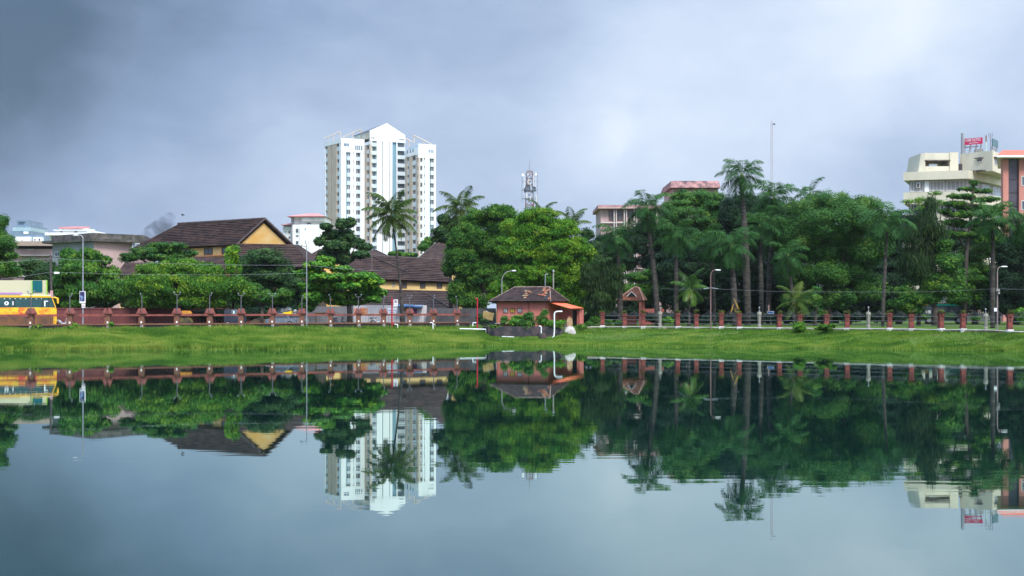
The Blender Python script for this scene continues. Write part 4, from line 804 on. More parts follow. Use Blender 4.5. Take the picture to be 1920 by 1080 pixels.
# ---------------------------------------------------------------- fences
def left_fence():
    pxs = [-330, -268, -204, -141, -78, -14, 58, 131, 202, 266, 332, 393, 452, 511, 566, 619.5, 672, 719.5, 768, 813, 857, 880]
    f = lambda px: float(ip(DFX, px)); o = thing('railing_fence', 'red laterite fence with gabled pillars and heavy rails along the left bank', 'fence', (X(400, f(400)), f(400), GZ))
    def run(name, z0, z1, hw, mat, wob=0):
        m = MB()
        for a, b in zip(pxs[:-1], pxs[1:]):
            A, B = Q(a, f(a)), Q(b, f(b)); m.obox(A, B, .0, 1, z0+random.uniform(-wob, wob), z1+random.uniform(-wob, wob), -hw, hw)
        return m.build(name, mat, o)
    run('plinth_wall', .6, 2.02, .16, M('wet_dark_plinth', (.028, .027, .026), (.085, .065, .05), .9, .95, (1, 1, .5), lo=.5, hi=.75)); run('lower_rail', 2.023, 2.15, .24, LATER, .008); run('upper_rail', 2.85, 3.04, .2, REDP, .008)
    for a, b in zip(pxs[:-1], pxs[1:]):
        g = MB()
        for u in np.linspace(.08, .92, 9): c = Q(lerp(a, b, u), f(lerp(a, b, u))); g.tube([(c.x, c.y, 2.15), (c.x, c.y, 2.88)], .011, 4, cap=False)
        g.build('grille', IRON, o)
    cm = MB(); cm.box(-.42, .42, -.42, .42, 3.06, 3.16)
    for s in (-1, 1): cm.solid([(s*.02, -.38, 3.16), (s*.40, -.38, 3.16), (s*.40, .38, 3.16), (s*.02, .38, 3.16)], [(s*.15, -.24, 3.62), (s*.22, -.24, 3.62), (s*.22, .24, 3.62), (s*.15, .24, 3.62)])
    cap = cm.mesh('cap', REDP); pm = MB(); pm.box(-.24, .24, -.26, .26, 2.16, 3.06); pm.box(-.29, .29, -.30, .30, 2.9, 3.055); pm.box(-.25, .25, -.27, .27, .6, 2.157); pil = pm.mesh('pillar', LATER)
    mm = MB(); mm.box(-.02, .11, -.32, -.262, 2.18, 2.36); mk = mm.mesh('marker', M('white_marker', (.85, .85, .83))); fm = MB(); fm.box(-.05, .21, -.36, -.272, 1.0, 1.98); ft = fm.mesh('footing', M('lime_stain', (.11, .10, .09), (.46, .45, .43), 1.6, .9, (1.5, 1, .7), lo=.42, hi=.6))
    for px in pxs[:-1]:
        q = bpy.data.objects.new('pillar', pil); COL.objects.link(q); q.parent = o; q.location = Vector((X(px, f(px)), f(px), 0))-o.location; q.rotation_euler = (random.gauss(0, .008), random.gauss(0, .009), random.gauss(0, .06))
        if px == 767: continue
        for n, me in (('cap', cap), ('marker', mk), ('footing', ft)):
            k = bpy.data.objects.new(n, me); COL.objects.link(k); k.parent = q
    # lamp posts on the pillars
    def lamp(px, arms, hgt, label, ang=0.):
        q = thing('pillar_lamp', label, 'lamp post', (X(px, f(px)), f(px), 3.2), 'iron lamps on the red fence pillars'); m = MB(); m.tube([(0, 0, -.04), (0, 0, .5), (0, 0, hgt)], [.05, .045, .04], 6); m.lathe((0, 0), [(.09, -.02), (.1, .2), (.05, .34)], 8); m.build('post', LAMPM, q, world=False)
        for s in arms:
            c, n = math.cos(ang), math.sin(ang); a = MB(); pt = lambda r, z: (s*r*c, s*r*n, z); a.tube([pt(0, hgt-.03), pt(.12, hgt-.06), pt(.24, hgt+.0), pt(.29, hgt+.12)], .03, 5); b = a.build('arm', LAMPM, q, world=False); g = MB(); g.ball(pt(.29, hgt+.18), .075, n=8); g.build('globe', M('dull_globe', (.24, .27, .31), (.10, .11, .13), 5, .3), b, world=False)
    LAMPM = M('lamp_post_paint', (.10, .105, .12), (.16, .15, .15), 2, .6)
    for a in ((58, (-1, 1), 1.75, 'dark lamp with two upturned arms on the fence pillar in front of the yellow bus', .0), (131, (1,), 1.55, 'single-armed lamp on the fence pillar left of the poster lamp pole', 1.2), (266, (-1,), 1.6, 'bare lamp post on the fence pillar below the layered tree beside the gabled hall', 1.4), (332, (-1, 1), 1.75, 'twin lamp on the pillar just left of the orange auto rickshaw', .1),
              (393, (1,), 1.7, 'lamp with one visible arm on the pillar between the orange rickshaw and the dark van', 1.1), (452, (-1, 1), 1.7, 'twin lamp on the fence pillar beside the dark van', 0.), (511, (-1, 1), 1.7, 'faint twin lamp on the fence pillar left of the yellow rubbish tub', .1), (566, (1,), 1.5, 'lamp post on the fence pillar right of the yellow rubbish tub', 1.3),
              (619.5, (-1,), 1.6, 'lamp post on the fence pillar under the broad almond tree', 1.2), (672, (-1, 1), 1.65, 'twin lamp on the pillar at the left end of the painted white wall', 0.), (719.5, (1,), 1.5, 'lamp post on the pillar just left of the no-parking sign', 1.3), (768, (-1, 1), 1.6, 'lamp post on the pillar just right of the leaning palm trunk', .9), (813, (1,), 1.6, 'lamp post on the pillar below the warehouse corner', 1.3), (857, (-1,), 1.5, 'rightmost lamp of the red fence beside the big green tree', 1.2)): lamp(*a)
left_fence()
def right_fence():
    red = [1130, 1171, 1206, 1271, 1306, 1352, 1386, 1461, 1499, 1549, 1588, 1668, 1709, 1764, 1805, 1893, 1936, 1978, 2025, 2078, 2125, 2180, 2235, 2290]; grey = [1237, 1424, 1628, 1849]
    f = lambda px: float(ip(DFX, px)); ends = [1098]+sorted(red+grey); o = thing('wire_fence', 'fence of weathered red pillars and wire rails along the right bank', 'fence', (X(1500, f(1500)), f(1500), GZ))
    m = MB()
    for a, b in zip(ends[:-1], ends[1:]): m.obox(Q(a, f(a)), Q(b, f(b)), 0, 1, .7, 1.62+random.uniform(-.02, .02), -.15, .15)
    m.build('plinth_wall', M('stained_yellow_plinth', (.085, .07, .055), (.50, .42, .28), 1.1, .95, (1, 1, .8), lo=.42, hi=.66), o)
    for z in (2.03, 2.42, 2.83):
        m = MB()
        for a, b in zip(ends[1:-1], ends[2:]): A, B = Q(a, f(a)), Q(b, f(b)); m.tube([(A.x, A.y, z), (*((A+B)/2), z-.015), (B.x, B.y, z)], .017, 5)
        m.build('wire_rail', M('wire_grey', (.20, .21, .23), rough=.5), o)
    for a, b in zip(ends[1:-1], ends[2:]):
        m = MB(); A, B = Q(a, f(a)), Q(b, f(b)); c = (A+B)/2; d = (B-A).normalized(); w = .30
        def pt(u, z): return (c.x+d.x*u, c.y+d.y*u, z)
        for sg in (-1, 1): m.tube([pt(sg*3.4*w, 2.83), pt(sg*2.4*w, 2.86), pt(sg*2.1*w, 3.0), pt(sg*1.3*w, 3.03), pt(sg*1.1*w, 3.17), pt(sg*.5*w, 3.2), pt(sg*.3*w, 3.33), pt(0, 3.34)], .022, 5); m.tube([pt(sg*1.9*w, 2.85), pt(0, 3.2)], .016, 4); m.tube([pt(sg*1.0*w, 2.85), pt(sg*.3*w, 3.1), pt(0, 2.9)], .016, 4)
        m.build('railing_crest', M('crest_iron', (.055, .06, .075), (.09, .08, .08), 3, .6), o)
    pm = MB(); pm.box(-.2, .2, -.2, .2, 1.95, 2.98); pm.box(-.26, .26, -.26, .26, 2.85, 2.99); pm.box(-.29, .29, -.29, .29, 2.99, 3.10); pm.box(-.235, .235, -.235, .235, 1.62, 1.95); pil = pm.mesh('pillar', M('worn_red_pillar', (.26, .065, .052), (.07, .035, .028), 1.9, .9, lo=.42, hi=.66))
    bm = MB(); bm.box(-.26, .26, -.3, .16, 1.2, 1.76); blk = bm.mesh('base_block', M('white_block', (.74, .73, .70), (.46, .43, .38), 2.2, .9, lo=.45, hi=.7)); gm = MB(); gm.lathe((0, 0), [(.2, 1.6), (.2, 1.9), (.15, 2.0), (.17, 2.4), (.2, 2.75), (.25, 2.95), (.21, 3.1), (.14, 3.2)], 6); gp = gm.mesh('grey_pillar', M('grey_green_pillar', (.20, .19, .15), (.30, .28, .23), 2, .9)); hm = MB(); hm.tube([(0, 0, 3.2), (0, 0, 3.5)], .03, 6); hm.ball((0, 0, 3.58), .09, n=8); hd = hm.mesh('finial', STEEL)
    for px in red+grey:
        q = bpy.data.objects.new('pillar', pil if px in red else gp); COL.objects.link(q); q.parent = o; q.location = Vector((X(px, f(px)), f(px), 0))-o.location
        q.rotation_euler = (random.gauss(0, .010), random.gauss(0, .010), random.gauss(0, .08)); q.scale = (1, 1, random.uniform(.97, 1.03)); k = bpy.data.objects.new('base_block' if px in red else 'finial', blk if px in red else hd); COL.objects.link(k); k.parent = q
    m = MB(); pts = [(px, f(px)-.34-.05*(i % 2)) for i, px in enumerate([1097, 1130, 1171, 1206, 1271, 1306, 1352, 1386, 1424, 1461, 1499, 1549, 1588, 1668, 1709, 1764, 1805, 1849, 1872, 1893, 1910, 1940, 1980, 2030, 2080, 2130, 2200, 2290])]
    m.tube([(X(px, d), d, 1.66+(.0 if px < 1860 else -.004*min(px-1860, 60)*.6)+random.uniform(-.015, .015)) for px, d in pts], .04, 8); tag(m.build('pipe', M('weathered_white_pipe', (.58, .57, .55), (.38, .37, .34), .8, .6)), 'long white pipe running along the foot of the right fence', 'pipe')
    PL = LEAF('pillar_plant', (.05, .06, .015), (.09, .12, .02), (.16, .19, .03), .3)
    spots = {1130: 'mossy plant tuft on the first red pillar right of the pink house', 1171: 'dark spreading fern on the red pillar before the left gazebo post', 1206: 'low tuft on the red pillar in front of the right gazebo post', 1271: 'tuft on the red pillar before the palm trunk left of the young palm', 1306: 'tuft on the red pillar just below the young yellow-green palm', 1352: 'brownish tuft on the red pillar just right of the brown street lamp', 1386: 'dry tuft on the red pillar beside the palm with orange dead fronds', 1461: 'flat green tuft on the red pillar right of the blue sign', 1499: 'bright bushy tuft on the red pillar above the round clipped bush', 1549: 'tuft on the red pillar above the spreading leafy shrub', 1588: 'small tuft on the pillar left of the grey post under the mango tree', 1668: 'brown tuft on the pillar just right of the slim pale palm trunk', 1709: 'bushy tuft on the red pillar left of the green bus', 1764: 'mossy tuft on the red pillar in front of the green bus', 1805: 'tuft on the red pillar at the right end of the green bus', 1893: 'tuft on the red pillar right of the street lamp near the right edge'}
    for px, lab in spots.items():
        d = f(px); hgt = random.uniform(.16, .3); C = np.array([(X(px, d)+random.gauss(0, .13), d+random.gauss(0, .13), 3.14+random.uniform(0, hgt)) for _ in range(9)]); q, l = leaf_quads(C, np.full(9, .17), unit(RNG.normal(size=(9, 3))), 26, .13, flat=.8); k = len(q)//4
        base = Vector((X(px, d), d, 3.10)); q = q-np.array(base); ob = link('pillar_plant', npmesh('pillar_plant', q, np.arange(4*k).reshape(k, 4), PL, l)); ob.location = base; tag(ob, lab, 'plant', 'plants growing on the red pillars')
right_fence()
# ---------------------------------------------------------------- gazebo, walls, sheds
def gazebo():
    d = 157; z = lambda y: Z(y, d); cx = X(1183, d); o = thing('gazebo', 'small pavilion with a hipped orange-brown tiled roof behind the wire fence', 'gazebo', (cx, d+1, GZ)); r = MB()
    e = [Vector((X(1154, d), d-.6, z(563))), Vector((X(1206, d), d-1.0, z(563.5))), Vector((X(1216, d), d+2.4, z(562))), Vector((X(1164, d), d+2.8, z(562)))]; a = Vector((X(1190, d), d+.7, z(538.5))); b = Vector((X(1198, d), d+.5, z(538.5)))
    for f in ([e[0], e[1], b, a], [e[1], e[2], b], [e[2], e[3], a, b], [e[3], e[0], a]): r.slab(f, .1)
    r.build('roof', M('orange_clay_tiles', (.27, .095, .05), (.11, .05, .035), 1.5, .85, (1, 1, 2), rows=(.26, .05), lo=.4, hi=.62), o); h = MB()
    for p0, p1 in ((e[0], a), (e[1], b), (a, b), (e[2], b)): h.tube([p0, p1], .085, 6)
    h.build('ridge_tiles', M('pale_orange_ridge', (.50, .30, .21), (.36, .19, .13), 2), o); v = MB(); nrm = Vector((0, -.35, .12))
    v.face([Vector((X(1176, d), d-.45, z(555.5))), Vector((X(1191, d), d-.5, z(555.5))), Vector((X(1183.5, d), d-.4, z(547.5)))]); v.face([Vector((X(1176, d), d-.45, z(555.5))), Vector((X(1183.5, d), d-.4, z(547.5))), Vector((X(1184.5, d), d+.5, z(548)))]); v.face([Vector((X(1191, d), d-.5, z(555.5))), Vector((X(1184.5, d), d+.5, z(548))), Vector((X(1183.5, d), d-.4, z(547.5)))]); v.build('gable_vent', DARKV, o)
    t = MB(); t.tube([(X(1175, d), d-.52, z(556)), (X(1183.5, d), d-.5, z(547)), (X(1192, d), d-.58, z(556))], .055, 5); t.build('vent_frame', FRAME_W, o)
    for px, dy in ((1199.5, -.6), (1160, -.3), (1166, 2.4), (1209, 2.1)): m = MB(); x = X(px, d); m.box(x-.15, x+.15, d+dy-.15, d+dy+.15, GZ-.1, z(563)); m.build('post', PINK, o)
    w = MB(); w.box(X(1160, d)+.16, X(1199.5, d)-.16, d+2.2, d+2.4, GZ-.1, GZ+1.1); w.build('back_wall', M('dark_pink_paint', (0, 0, 0)), o)
    d = 163; m = MB(); m.box(X(1200, d), X(1245, d), d, d+.25, GZ-.1, Z(579, d)); tag(m.build('low_wall', M('dark_pink_paint', (0, 0, 0))), 'low dark red wall running right from the gazebo', 'wall')
gazebo()
def left_walls():
    o = thing('compound_wall', 'dark red compound wall across the road behind the left fence', 'wall', (X(300, 143), 143, GZ)); A, B = Q(92, 142), Q(470, 156); m = MB(); m.obox(A, B, 0, 1, GZ-.2, 3.55, -.25, 0); m.build('wall', REDW, o); c = MB(); c.obox(A, B, 0, 1, 3.553, 3.66, -.32, .07); c.build('coping', REDW, o)
    d = 149; z = lambda y: Z(y, d); o = thing('shed', 'cream roadside shed with a dark green shutter above the yellow bus', 'shed', (X(40, d), d, GZ)); m = MB(); m.prism([Q(-60, d), Q(88, d), Q(87.6, d+5), Q(-60, d+5)], GZ, z(525.5)); m.build('wall', M('cream_green_paint', (.60, .56, .36), (.50, .48, .32), .4, .8, (1, 1, .3)), o)
    g = MB(); g.box(X(61.5, d), X(79.5, d), d-.08, d-.002, z(547.5), z(526)); g.build('shutter', M('dark_teal_paint', (.005, .12, .13), (.005, .10, .11), 2, .5, (6, 1, .3)), o); e = MB(); e.box(X(87.2, d), X(88.6, d), d-.12, d+.1, GZ, z(525.3)); e.box(X(59.8, d), X(61.3, d), d-.10, d-.002, GZ, z(526)); e.build('green_trim', M('lime_green_paint', (.36, .62, .08)), o); p = MB(); p.box(X(-60, d), X(42, d), d-.05, d-.002, z(560), z(548.3)); p.build('banner', M('lilac_banner', (.42, .22, .46), (.50, .32, .50), .8, .6), o)
    d = 153; o = thing('gabled_hut', 'small hut with a pale pink gable above the cream shed at the left edge', 'hut', (X(5, d), d, GZ)); m = MB(); m.solid([(X(-24, d), d, GZ), (X(21, d), d, GZ), (X(21, d), d, Z(517, d)), (X(2, d), d, Z(509, d)), (X(-24, d), d, Z(512, d))], [(X(-24, d), d+4, GZ), (X(21, d), d+4, GZ), (X(21, d), d+4, Z(517, d)), (X(2, d), d+4, Z(509, d)), (X(-24, d), d+4, Z(512, d))]); m.build('wall', PINKP, o); r = MB(); r.slab([(X(2, d), d-.2, Z(508.5, d)), (X(23, d), d-.2, Z(517, d)), (X(23, d), d+4.2, Z(517, d)), (X(2, d), d+4.2, Z(508.5, d))], .08); r.slab([(X(2, d), d-.2, Z(508.5, d)), (X(-26, d), d-.2, Z(512, d)), (X(-26, d), d+4.2, Z(512, d)), (X(2, d), d+4.2, Z(508.5, d))], .08); r.build('roof', PINKP, o)
    # painted wall under the almond tree
    d = 164; A, B = Q(560, 163), Q(800, 165); z = lambda y: Z(y, d); o = thing('painted_wall', 'white roadside wall with painted letters and orange strokes under the almond tree', 'wall', (X(700, d), d, GZ)); L = (B-A).length; u = lambda px: (px-560)/240
    m = MB(); m.obox(A, B, u(662), 1, GZ-.2, z(572.3), -.25, 0); n_ = MB(); n_.obox(A, B, 0, u(662), GZ-.2, z(574.5), -.25, -.02); n_.build('shaded_wall', M('shade_grey_wall', (.17, .165, .17), (.10, .10, .105), .5, .9), o); m.build('wall', M('dirty_white_wall', (.52, .49, .48), (.30, .29, .29), .5, .9, (1, 1, .4), lo=.45, hi=.75), o)  # left stretch coloured grey to stand for shade on the white wall
    b = MB(); b.obox(A, B, u(662), u(791), z(589.5), z(588.3), .003, .02); b.build('yellow_stripe', M('yellow_road_paint', (.72, .50, .06)), o); t = MB()
    for p in ([(663, 588), (668, 580), (684, 577), (682, 588)],): t.solid([(*(A+(B-A)*u(x)), z(y)) for x, y in p], [(*(A+(B-A)*u(x)-Vector((0, .02))), z(y)) for x, y in p])
    for i in range(14): x = 663+i*1.9; t.obox(A, B, u(x), u(x+1.1), z(588), z(579-random.uniform(0, 3)), .02, .03)
    t.build('orange_mural', M('mural_orange', (.66, .17, .08), (.60, .30, .10), 1.5), o)
    org = M('mural_amber', (.62, .34, .05)); pur = M('mural_purple', (.16, .04, .20), (.20, .06, .16), 3); blu = M('mural_blue', (.10, .13, .32)); W_ = lambda px: (px-560)/240*L
    text('lettering', 'KC', o, M('mural_brown', (.42, .16, .04)), A, B, W_(674), z(587.5), 9.5*d/F, off=.035, width=W_(684)-W_(674), bold=.02); text('lettering', 'V', o, M('mural_red', (.5, .09, .05)), A, B, W_(709), z(586), 6*d/F, off=.03, bold=.03)
    text('lettering', 'Y', o, org, A, B, W_(757.5), z(589), 11.5*d/F, off=.03, width=W_(764)-W_(757.5), bold=.07); text('lettering', 'NIS', o, pur, A, B, W_(766), z(589), 10.5*d/F, off=.03, width=W_(782)-W_(766), bold=.07)
    k = MB(); k.obox(A, B, u(726.5), u(745), z(588), z(577.5), .003, .018); k.build('notice', M('pale_notice', (.68, .70, .74)), o); text('lettering', 'RENTAL', o, blu, A, B, W_(728), z(583.2), 2.6*d/F, off=.03, width=W_(743)-W_(728), bold=.02); text('lettering', 'SHOP', o, blu, A, B, W_(730), z(587), 2.2*d/F, off=.03, width=W_(740)-W_(730), bold=.02)
    m = MB(); y0 = 163.2; m.slab([(X(746, d), y0, z(573.5)), (X(792, d), y0, z(575)), (X(792, d), y0+3.5, z(571.5)), (X(770, d), y0+3.4, z(571)), (X(746, d), y0+3.5, z(569.5))], .12); m.slab([(X(762, d), y0-.1, z(573.2)), (X(776, d), y0-.1, z(574)), (X(776, d), y0+2.5, z(571)), (X(762, d), y0+2.5, z(571.2))], .12); tag(m.build('tarpaulin', M('blue_tarpaulin', (.03, .10, .22), (.02, .06, .13), .9, .5)), 'blue tarpaulin stretched above the painted wall behind the no-parking sign', 'tarpaulin')
    for u_ in (0.,): 
        w = MB(); w.box(X(800, 164), X(930, 164), 164, 164.25, GZ-.2, Z(578, 164)); tag(w.build('grey_wall', M('dark_grey_wall', (.10, .095, .10), (.05, .05, .052), .5, .9)), 'plain grey wall between the painted wall and the pink house', 'wall')
    o = thing('ochre_tank', 'tilted ochre metal tank standing left of the pink house', 'tank', (X(915, 153), 153, GZ)); m = MB(); c, s = math.cos(.25), math.sin(.25); w, h = .6, .42; rot = lambda x, z_: (X(915, 153)+x*c+z_*s, z_*c-x*s+Z(592, 153)); ring = [rot(-w, -h), rot(w, -h), rot(w, h), rot(-w, h)]; m.solid([(x, 152.6, q) for x, q in ring], [(x, 153.6, q) for x, q in ring]); m.build('body', M('ochre_paint', (.38, .27, .10), (.26, .18, .08), 2), o); l = MB(); l.box(X(909, 153), X(911, 153), 152.8, 153.4, GZ-.1, Z(594, 153)); l.box(X(919, 153), X(921, 153), 152.8, 153.4, GZ-.1, Z(594, 153)); l.build('stand', IRON, o)
    m = MB(); 
    for i in range(3): m.ball((X(908+i*1.4, 154)+random.uniform(-.1, .1), 154+random.uniform(-.2, .2), 1.95+i*.5), .42, (1, .6, 1.1), 7)
    tag(m.build('cement_sacks', M('white_sacking', (.20, .20, .21), (.10, .10, .11), 2), smooth=True), 'pile of white sacks stacked behind the ochre tank', 'sacks')
left_walls()
# ---------------------------------------------------------------- vehicles
TYRE = M('tyre', (.02, .02, .02)); RIM = M('rim', (.35, .35, .36), rough=.4)
def wheel(o, c, r, w, name='wheel'):
    m = MB(); m.tube([(c[0], c[1]-w/2, c[2]), (c[0], c[1]+w/2, c[2])], r, 18); q = m.build(name, TYRE, o); k = MB(); k.tube([(c[0], c[1]-w/2-.02, c[2]), (c[0], c[1]-w/2+.02, c[2])], r*.55, 12); k.build('rim', RIM, q)
def bus():
    d = 132.5; z = lambda y: Z(y, d); x0, x1 = X(-95, d), X(106.5, d); o = thing('bus', 'yellow and orange painted bus with dark windows on the road at the left edge', 'bus', (X(106.5, d), d, GZ)); o.rotation_euler.z = .33; y0, y1 = d, d+2.5
    lo = [(x0, 2.0), (x1-.05, 2.0), (x1, 2.5), (x1-.02, z(578.5)), (x1-.12, z(576.5)), (x0, z(576.5))]; m = MB(); m.solid([(a, y0, b) for a, b in lo], [(a, y1, b) for a, b in lo]); bod = m.build('body', M('bus_flame_paint', (.82, .50, .02), (.74, .12, .015), .8, .35, (1, 1, 1.4), lo=.47, hi=.62, spots=((.55, .03, .04), .7, .56), spec=.5), o)
    s = MB(); s.box(x0, x1-.3, y0-.03, y0+.003, 2.05, z(592.3)); s.build('skirt', M('bus_brown', (.20, .09, .04), (.08, .05, .04), 1.2), o)
    w = [(x0, z(576.5)+.003), (x1-.13, z(576.5)+.003), (x1-.46, z(558)), (x0, z(558))]; m = MB(); m.solid([(a, y0+.04, b) for a, b in w], [(a, y1-.04, b) for a, b in w]); m.build('window_band', M('bus_glass', (.012, .05, .055), (.02, .08, .075), 1.5, .12, spec=.6), o)
    m = MB(); r = [(x0, z(558)+.003), (x1-.45, z(558)+.003), (x1-.6, z(555)), (x1-.9, z(554)), (x0, z(554))]; m.solid([(a, y0-.01, b) for a, b in r], [(a, y1+.01, b) for a, b in r]); m.build('roof', M('bus_yellow', (.82, .46, .02), (.76, .38, .02), 1, .35, spec=.5), o)
    m = MB(); t = [(x0, z(554)+.003), (X(43, d), z(554)+.003), (X(40, d), z(551.8)), (x0, z(550.5))]; m.solid([(a, y0+.3, b) for a, b in t], [(a, y1-.3, b) for a, b in t]); m.build('roof_carrier', M('bus_carrier', (.05, .06, .065), (.42, .40, .40), 6, .6, (.01, .01, 1)), o); m = MB(); m.box(X(42.5, d), X(96, d), y0+.4, y1-.4, z(554)+.003, z(553)); m.build('roof_panel', WHITE, o)
    v = MB()
    for px in (-70, -45, -20, 3, 31, 60, 81, 92): v.box(X(px-.7, d), X(px+.7, d), y0+.005, y0+.039, z(576.3), z(558.2))
    v.build('window_post', DARKV, o); c = MB()
    for i in range(16): x = X(-60+i*9.3, d); c.ball((x, y0+.02, z(560.3)), .055, (1.4, .3, .8), 6)
    c.build('curtain_trim', M('pale_trim', (.60, .66, .66)), o); A, B = Q(-95, d), Q(107, d); k = d/F
    text('lettering', 'B', o, WHITE, A, B, (-4+95)*k, z(573.5), 8.5*k, off=-.02, width=7.5*k, bold=.03); text('lettering', '0 1', o, WHITE, A, B, (14+95)*k, z(572.5), 7.5*k, off=-.02, width=17*k, bold=.04); text('lettering', 'Γ', o, WHITE, A, B, (84+95)*k, z(574.5), 10.5*k, off=-.02, width=8.5*k, bold=.02)
    m = MB(); m.tube([(x1-.5, y0+.1, z(558.5)), (x1-.2, y0-.1, z(558)), (x1+.08, y0-.25, z(560)), (x1+.1, y0-.3, z(569))], [.06, .09, .11, .08], 7); m.build('mirror', M('bus_yellow', (0, 0, 0)), o); m = MB(); m.tube([(x1-.42, y0+.02, z(559)), (x1-.1, y0+.01, z(577))], .05, 5); m.build('windscreen_frame', M('bus_yellow', (0, 0, 0)), o); g = MB(); g.box(x1-.11, x1-.04, y0+.15, y1-.15, z(576.4), z(573)); g.build('windscreen', GLASS, o)
    for px in (2, 73): wheel(o, (X(px, d), d+.2, GZ+.5), .5, .3)
bus()
def bus_green():
    d = 172; z = lambda y: Z(y, d); o = thing('bus', 'dark bus with a bright green roof stripe parked behind the right lawn', 'bus', (X(1770, d), d, GZ)); x0, x1 = X(1727, d), X(1812, d); m = MB(); m.box(x0, x1, d, d+2.5, GZ+.5, z(573.5)); m.build('body', M('dark_green_bus', (.012, .04, .035), (.02, .06, .05), .8, .3, spec=.5), o)
    m = MB(); m.box(x0+1.1, x1-.2, d-.04, d+2.54, z(573.3), z(570.2)); m.build('roof_stripe', M('mint_bus_paint', (.02, .40, .28)), o); m = MB(); m.box(x0+.3, x1-.4, d-.02, d+.01, z(585), z(575)); m.build('window_band', GLASS, o)
    for px in (1736, 1804): m = MB(); m.ball((X(px, d), d+.1, z(570.5)), .32, (1.5, .6, .6), 8); m.build('garland', M('marigold', (.42, .24, .03), (.20, .22, .03), 4), o)
    m = MB(); m.box(X(1733, d), X(1745, d), d-.06, d-.021, z(588), z(582)); m.build('number_panel', WHITE2, o)
    for px in (1742, 1798): wheel(o, (X(px, d), d+.15, GZ+.5), .5, .3)
bus_green()
def car(px, d, label, mat, sx=1, L=3.8):
    x = X(px, d); o = thing('parked_car', label, 'car', (x, d, GZ+.02), 'vehicles on the road behind the fence'); pr = [(-.5, .3), (-.5, .75), (-.36, .85), (-.24, 1.32), (.14, 1.36), (.3, .92), (.48, .78), (.5, .3)]
    m = MB(); q = [(x+sx*a*L, GZ+b) for a, b in pr]; m.solid([(a, d, b) for a, b in q], [(a, d+1.6, b) for a, b in q]); m.build('body', mat, o); g = MB(); w = [(x+sx*a*L, GZ+b) for a, b in ((-.32, .9), (-.22, 1.26), (.12, 1.29), (.24, .92))]; g.solid([(a, d-.015, b) for a, b in w], [(a, d+1.615, b) for a, b in w]); g.build('side_window', GLASS, o)
    for a in (-.3, .3): wheel(o, (x+a*L, d+.05, GZ+.3), .3, .2)
car(526, 145.5, 'blue-grey hatchback behind the fence left of the yellow rubbish tub', M('car_blue_grey', (.12, .15, .19), (.2, .22, .25), 2, .25, spec=.6), L=3.2); car(552, 146.5, 'silver hatchback behind the fence below the plain tall pole', M('car_silver', (.20, .21, .23), (.1, .11, .12), 2, .25, spec=.6), -1, L=3.)
def van():
    d = 141; z = lambda y: Z(y, d); o = thing('van', 'dark van with a bright side window behind the twin-lamp fence pillar', 'van', (X(436, d), d, GZ)); m = MB(); q = [(X(420, d), GZ+.35), (X(420, d), z(582)), (X(424, d), z(580)), (X(446, d), z(580)), (X(452, d), z(588)), (X(455, d), z(591)), (X(455, d), GZ+.35)]; m.solid([(a, d, b) for a, b in q], [(a, d+1.9, b) for a, b in q]); m.build('body', M('navy_van', (.025, .03, .05), (.04, .045, .06), 1, .3, spec=.5), o)
    w = pwindow(o, 434.5, 444.5, 581, 589, d, fw=.06, bars=0, glass=M('teal_glass', (.03, .17, .17), rough=.15), frame=STEEL); m = MB(); m.box(X(437.3, d), X(440, d), d-.06, d-.026, z(588.5), z(583)); m.build('sticker', WHITE, w)
    for px in (427, 449): wheel(o, (X(px, d), d+.05, GZ+.32), .32, .2)
    for px, lab in ((346, 'auto rickshaw with an orange roof behind the fence below the light green tree'), ):
        d = 142; z = lambda y: Z(y, d); o = thing('auto_rickshaw', lab, 'auto rickshaw', (X(px, d), d, GZ)); m = MB(); q = [(X(px-9, d), z(590)), (X(px-8, d), z(585)), (X(px-4, d), z(582.5)), (X(px+6, d), z(583)), (X(px+9, d), z(587)), (X(px+9, d), z(590))]; m.solid([(a, d, b) for a, b in q], [(a, d+1.3, b) for a, b in q]); m.build('roof', M('orange_hood', (.55, .24, .03), (.45, .18, .03), 2), o)
        m = MB(); q = [(X(px-10, d), GZ+.3), (X(px-10, d), GZ+.95), (X(px+6, d), GZ+.95), (X(px+11, d), GZ+.55), (X(px+11, d), GZ+.3)]; m.solid([(a, d+.05, b) for a, b in q], [(a, d+1.25, b) for a, b in q]); m.build('body', M('rick_black', (.03, .03, .03), (.2, .16, .03), 1), o); m = MB()
        for a in (-8, 6): m.tube([(X(px+a, d), d+.1, GZ+.9), (X(px+a, d), d+.1, z(589.5))], .03, 5)
        m.build('hood_frame', IRON, o)
        for a in (-7, 8): wheel(o, (X(px+a, d), d+.1, GZ+.22), .22, .12)
van()
def scooter(px, d, label):
    x = X(px, d); o = thing('scooter', label, 'scooter', (x, d, GZ), 'vehicles on the road behind the fence'); m = MB(); m.tube([(x-.65, d, GZ+.62), (x-.3, d, GZ+.72), (x, d, GZ+.4), (x+.35, d, GZ+.4), (x+.5, d, GZ+.95)], [.14, .2, .13, .12, .09], 8); m.build('body', M('scooter_paint', (.45, .47, .5), (.1, .1, .12), 3, .3), o); s = MB(); s.box(x-.75, x-.1, d-.13, d+.13, GZ+.8, GZ+.9); s.build('seat', DARKV, o); h = MB(); h.tube([(x+.5, d, GZ+.95), (x+.45, d, GZ+1.1)], .035, 6); h.tube([(x+.43, d-.3, GZ+1.12), (x+.43, d+.3, GZ+1.12)], .025, 6); h.build('handlebar', STEEL, o); l = MB(); l.ball((x+.55, d, GZ+.98), .1, n=8); l.build('headlight', WHITE, o)
    for a in (-.55, .6): wheel(o, (x+a, d, GZ+.25), .25, .1)
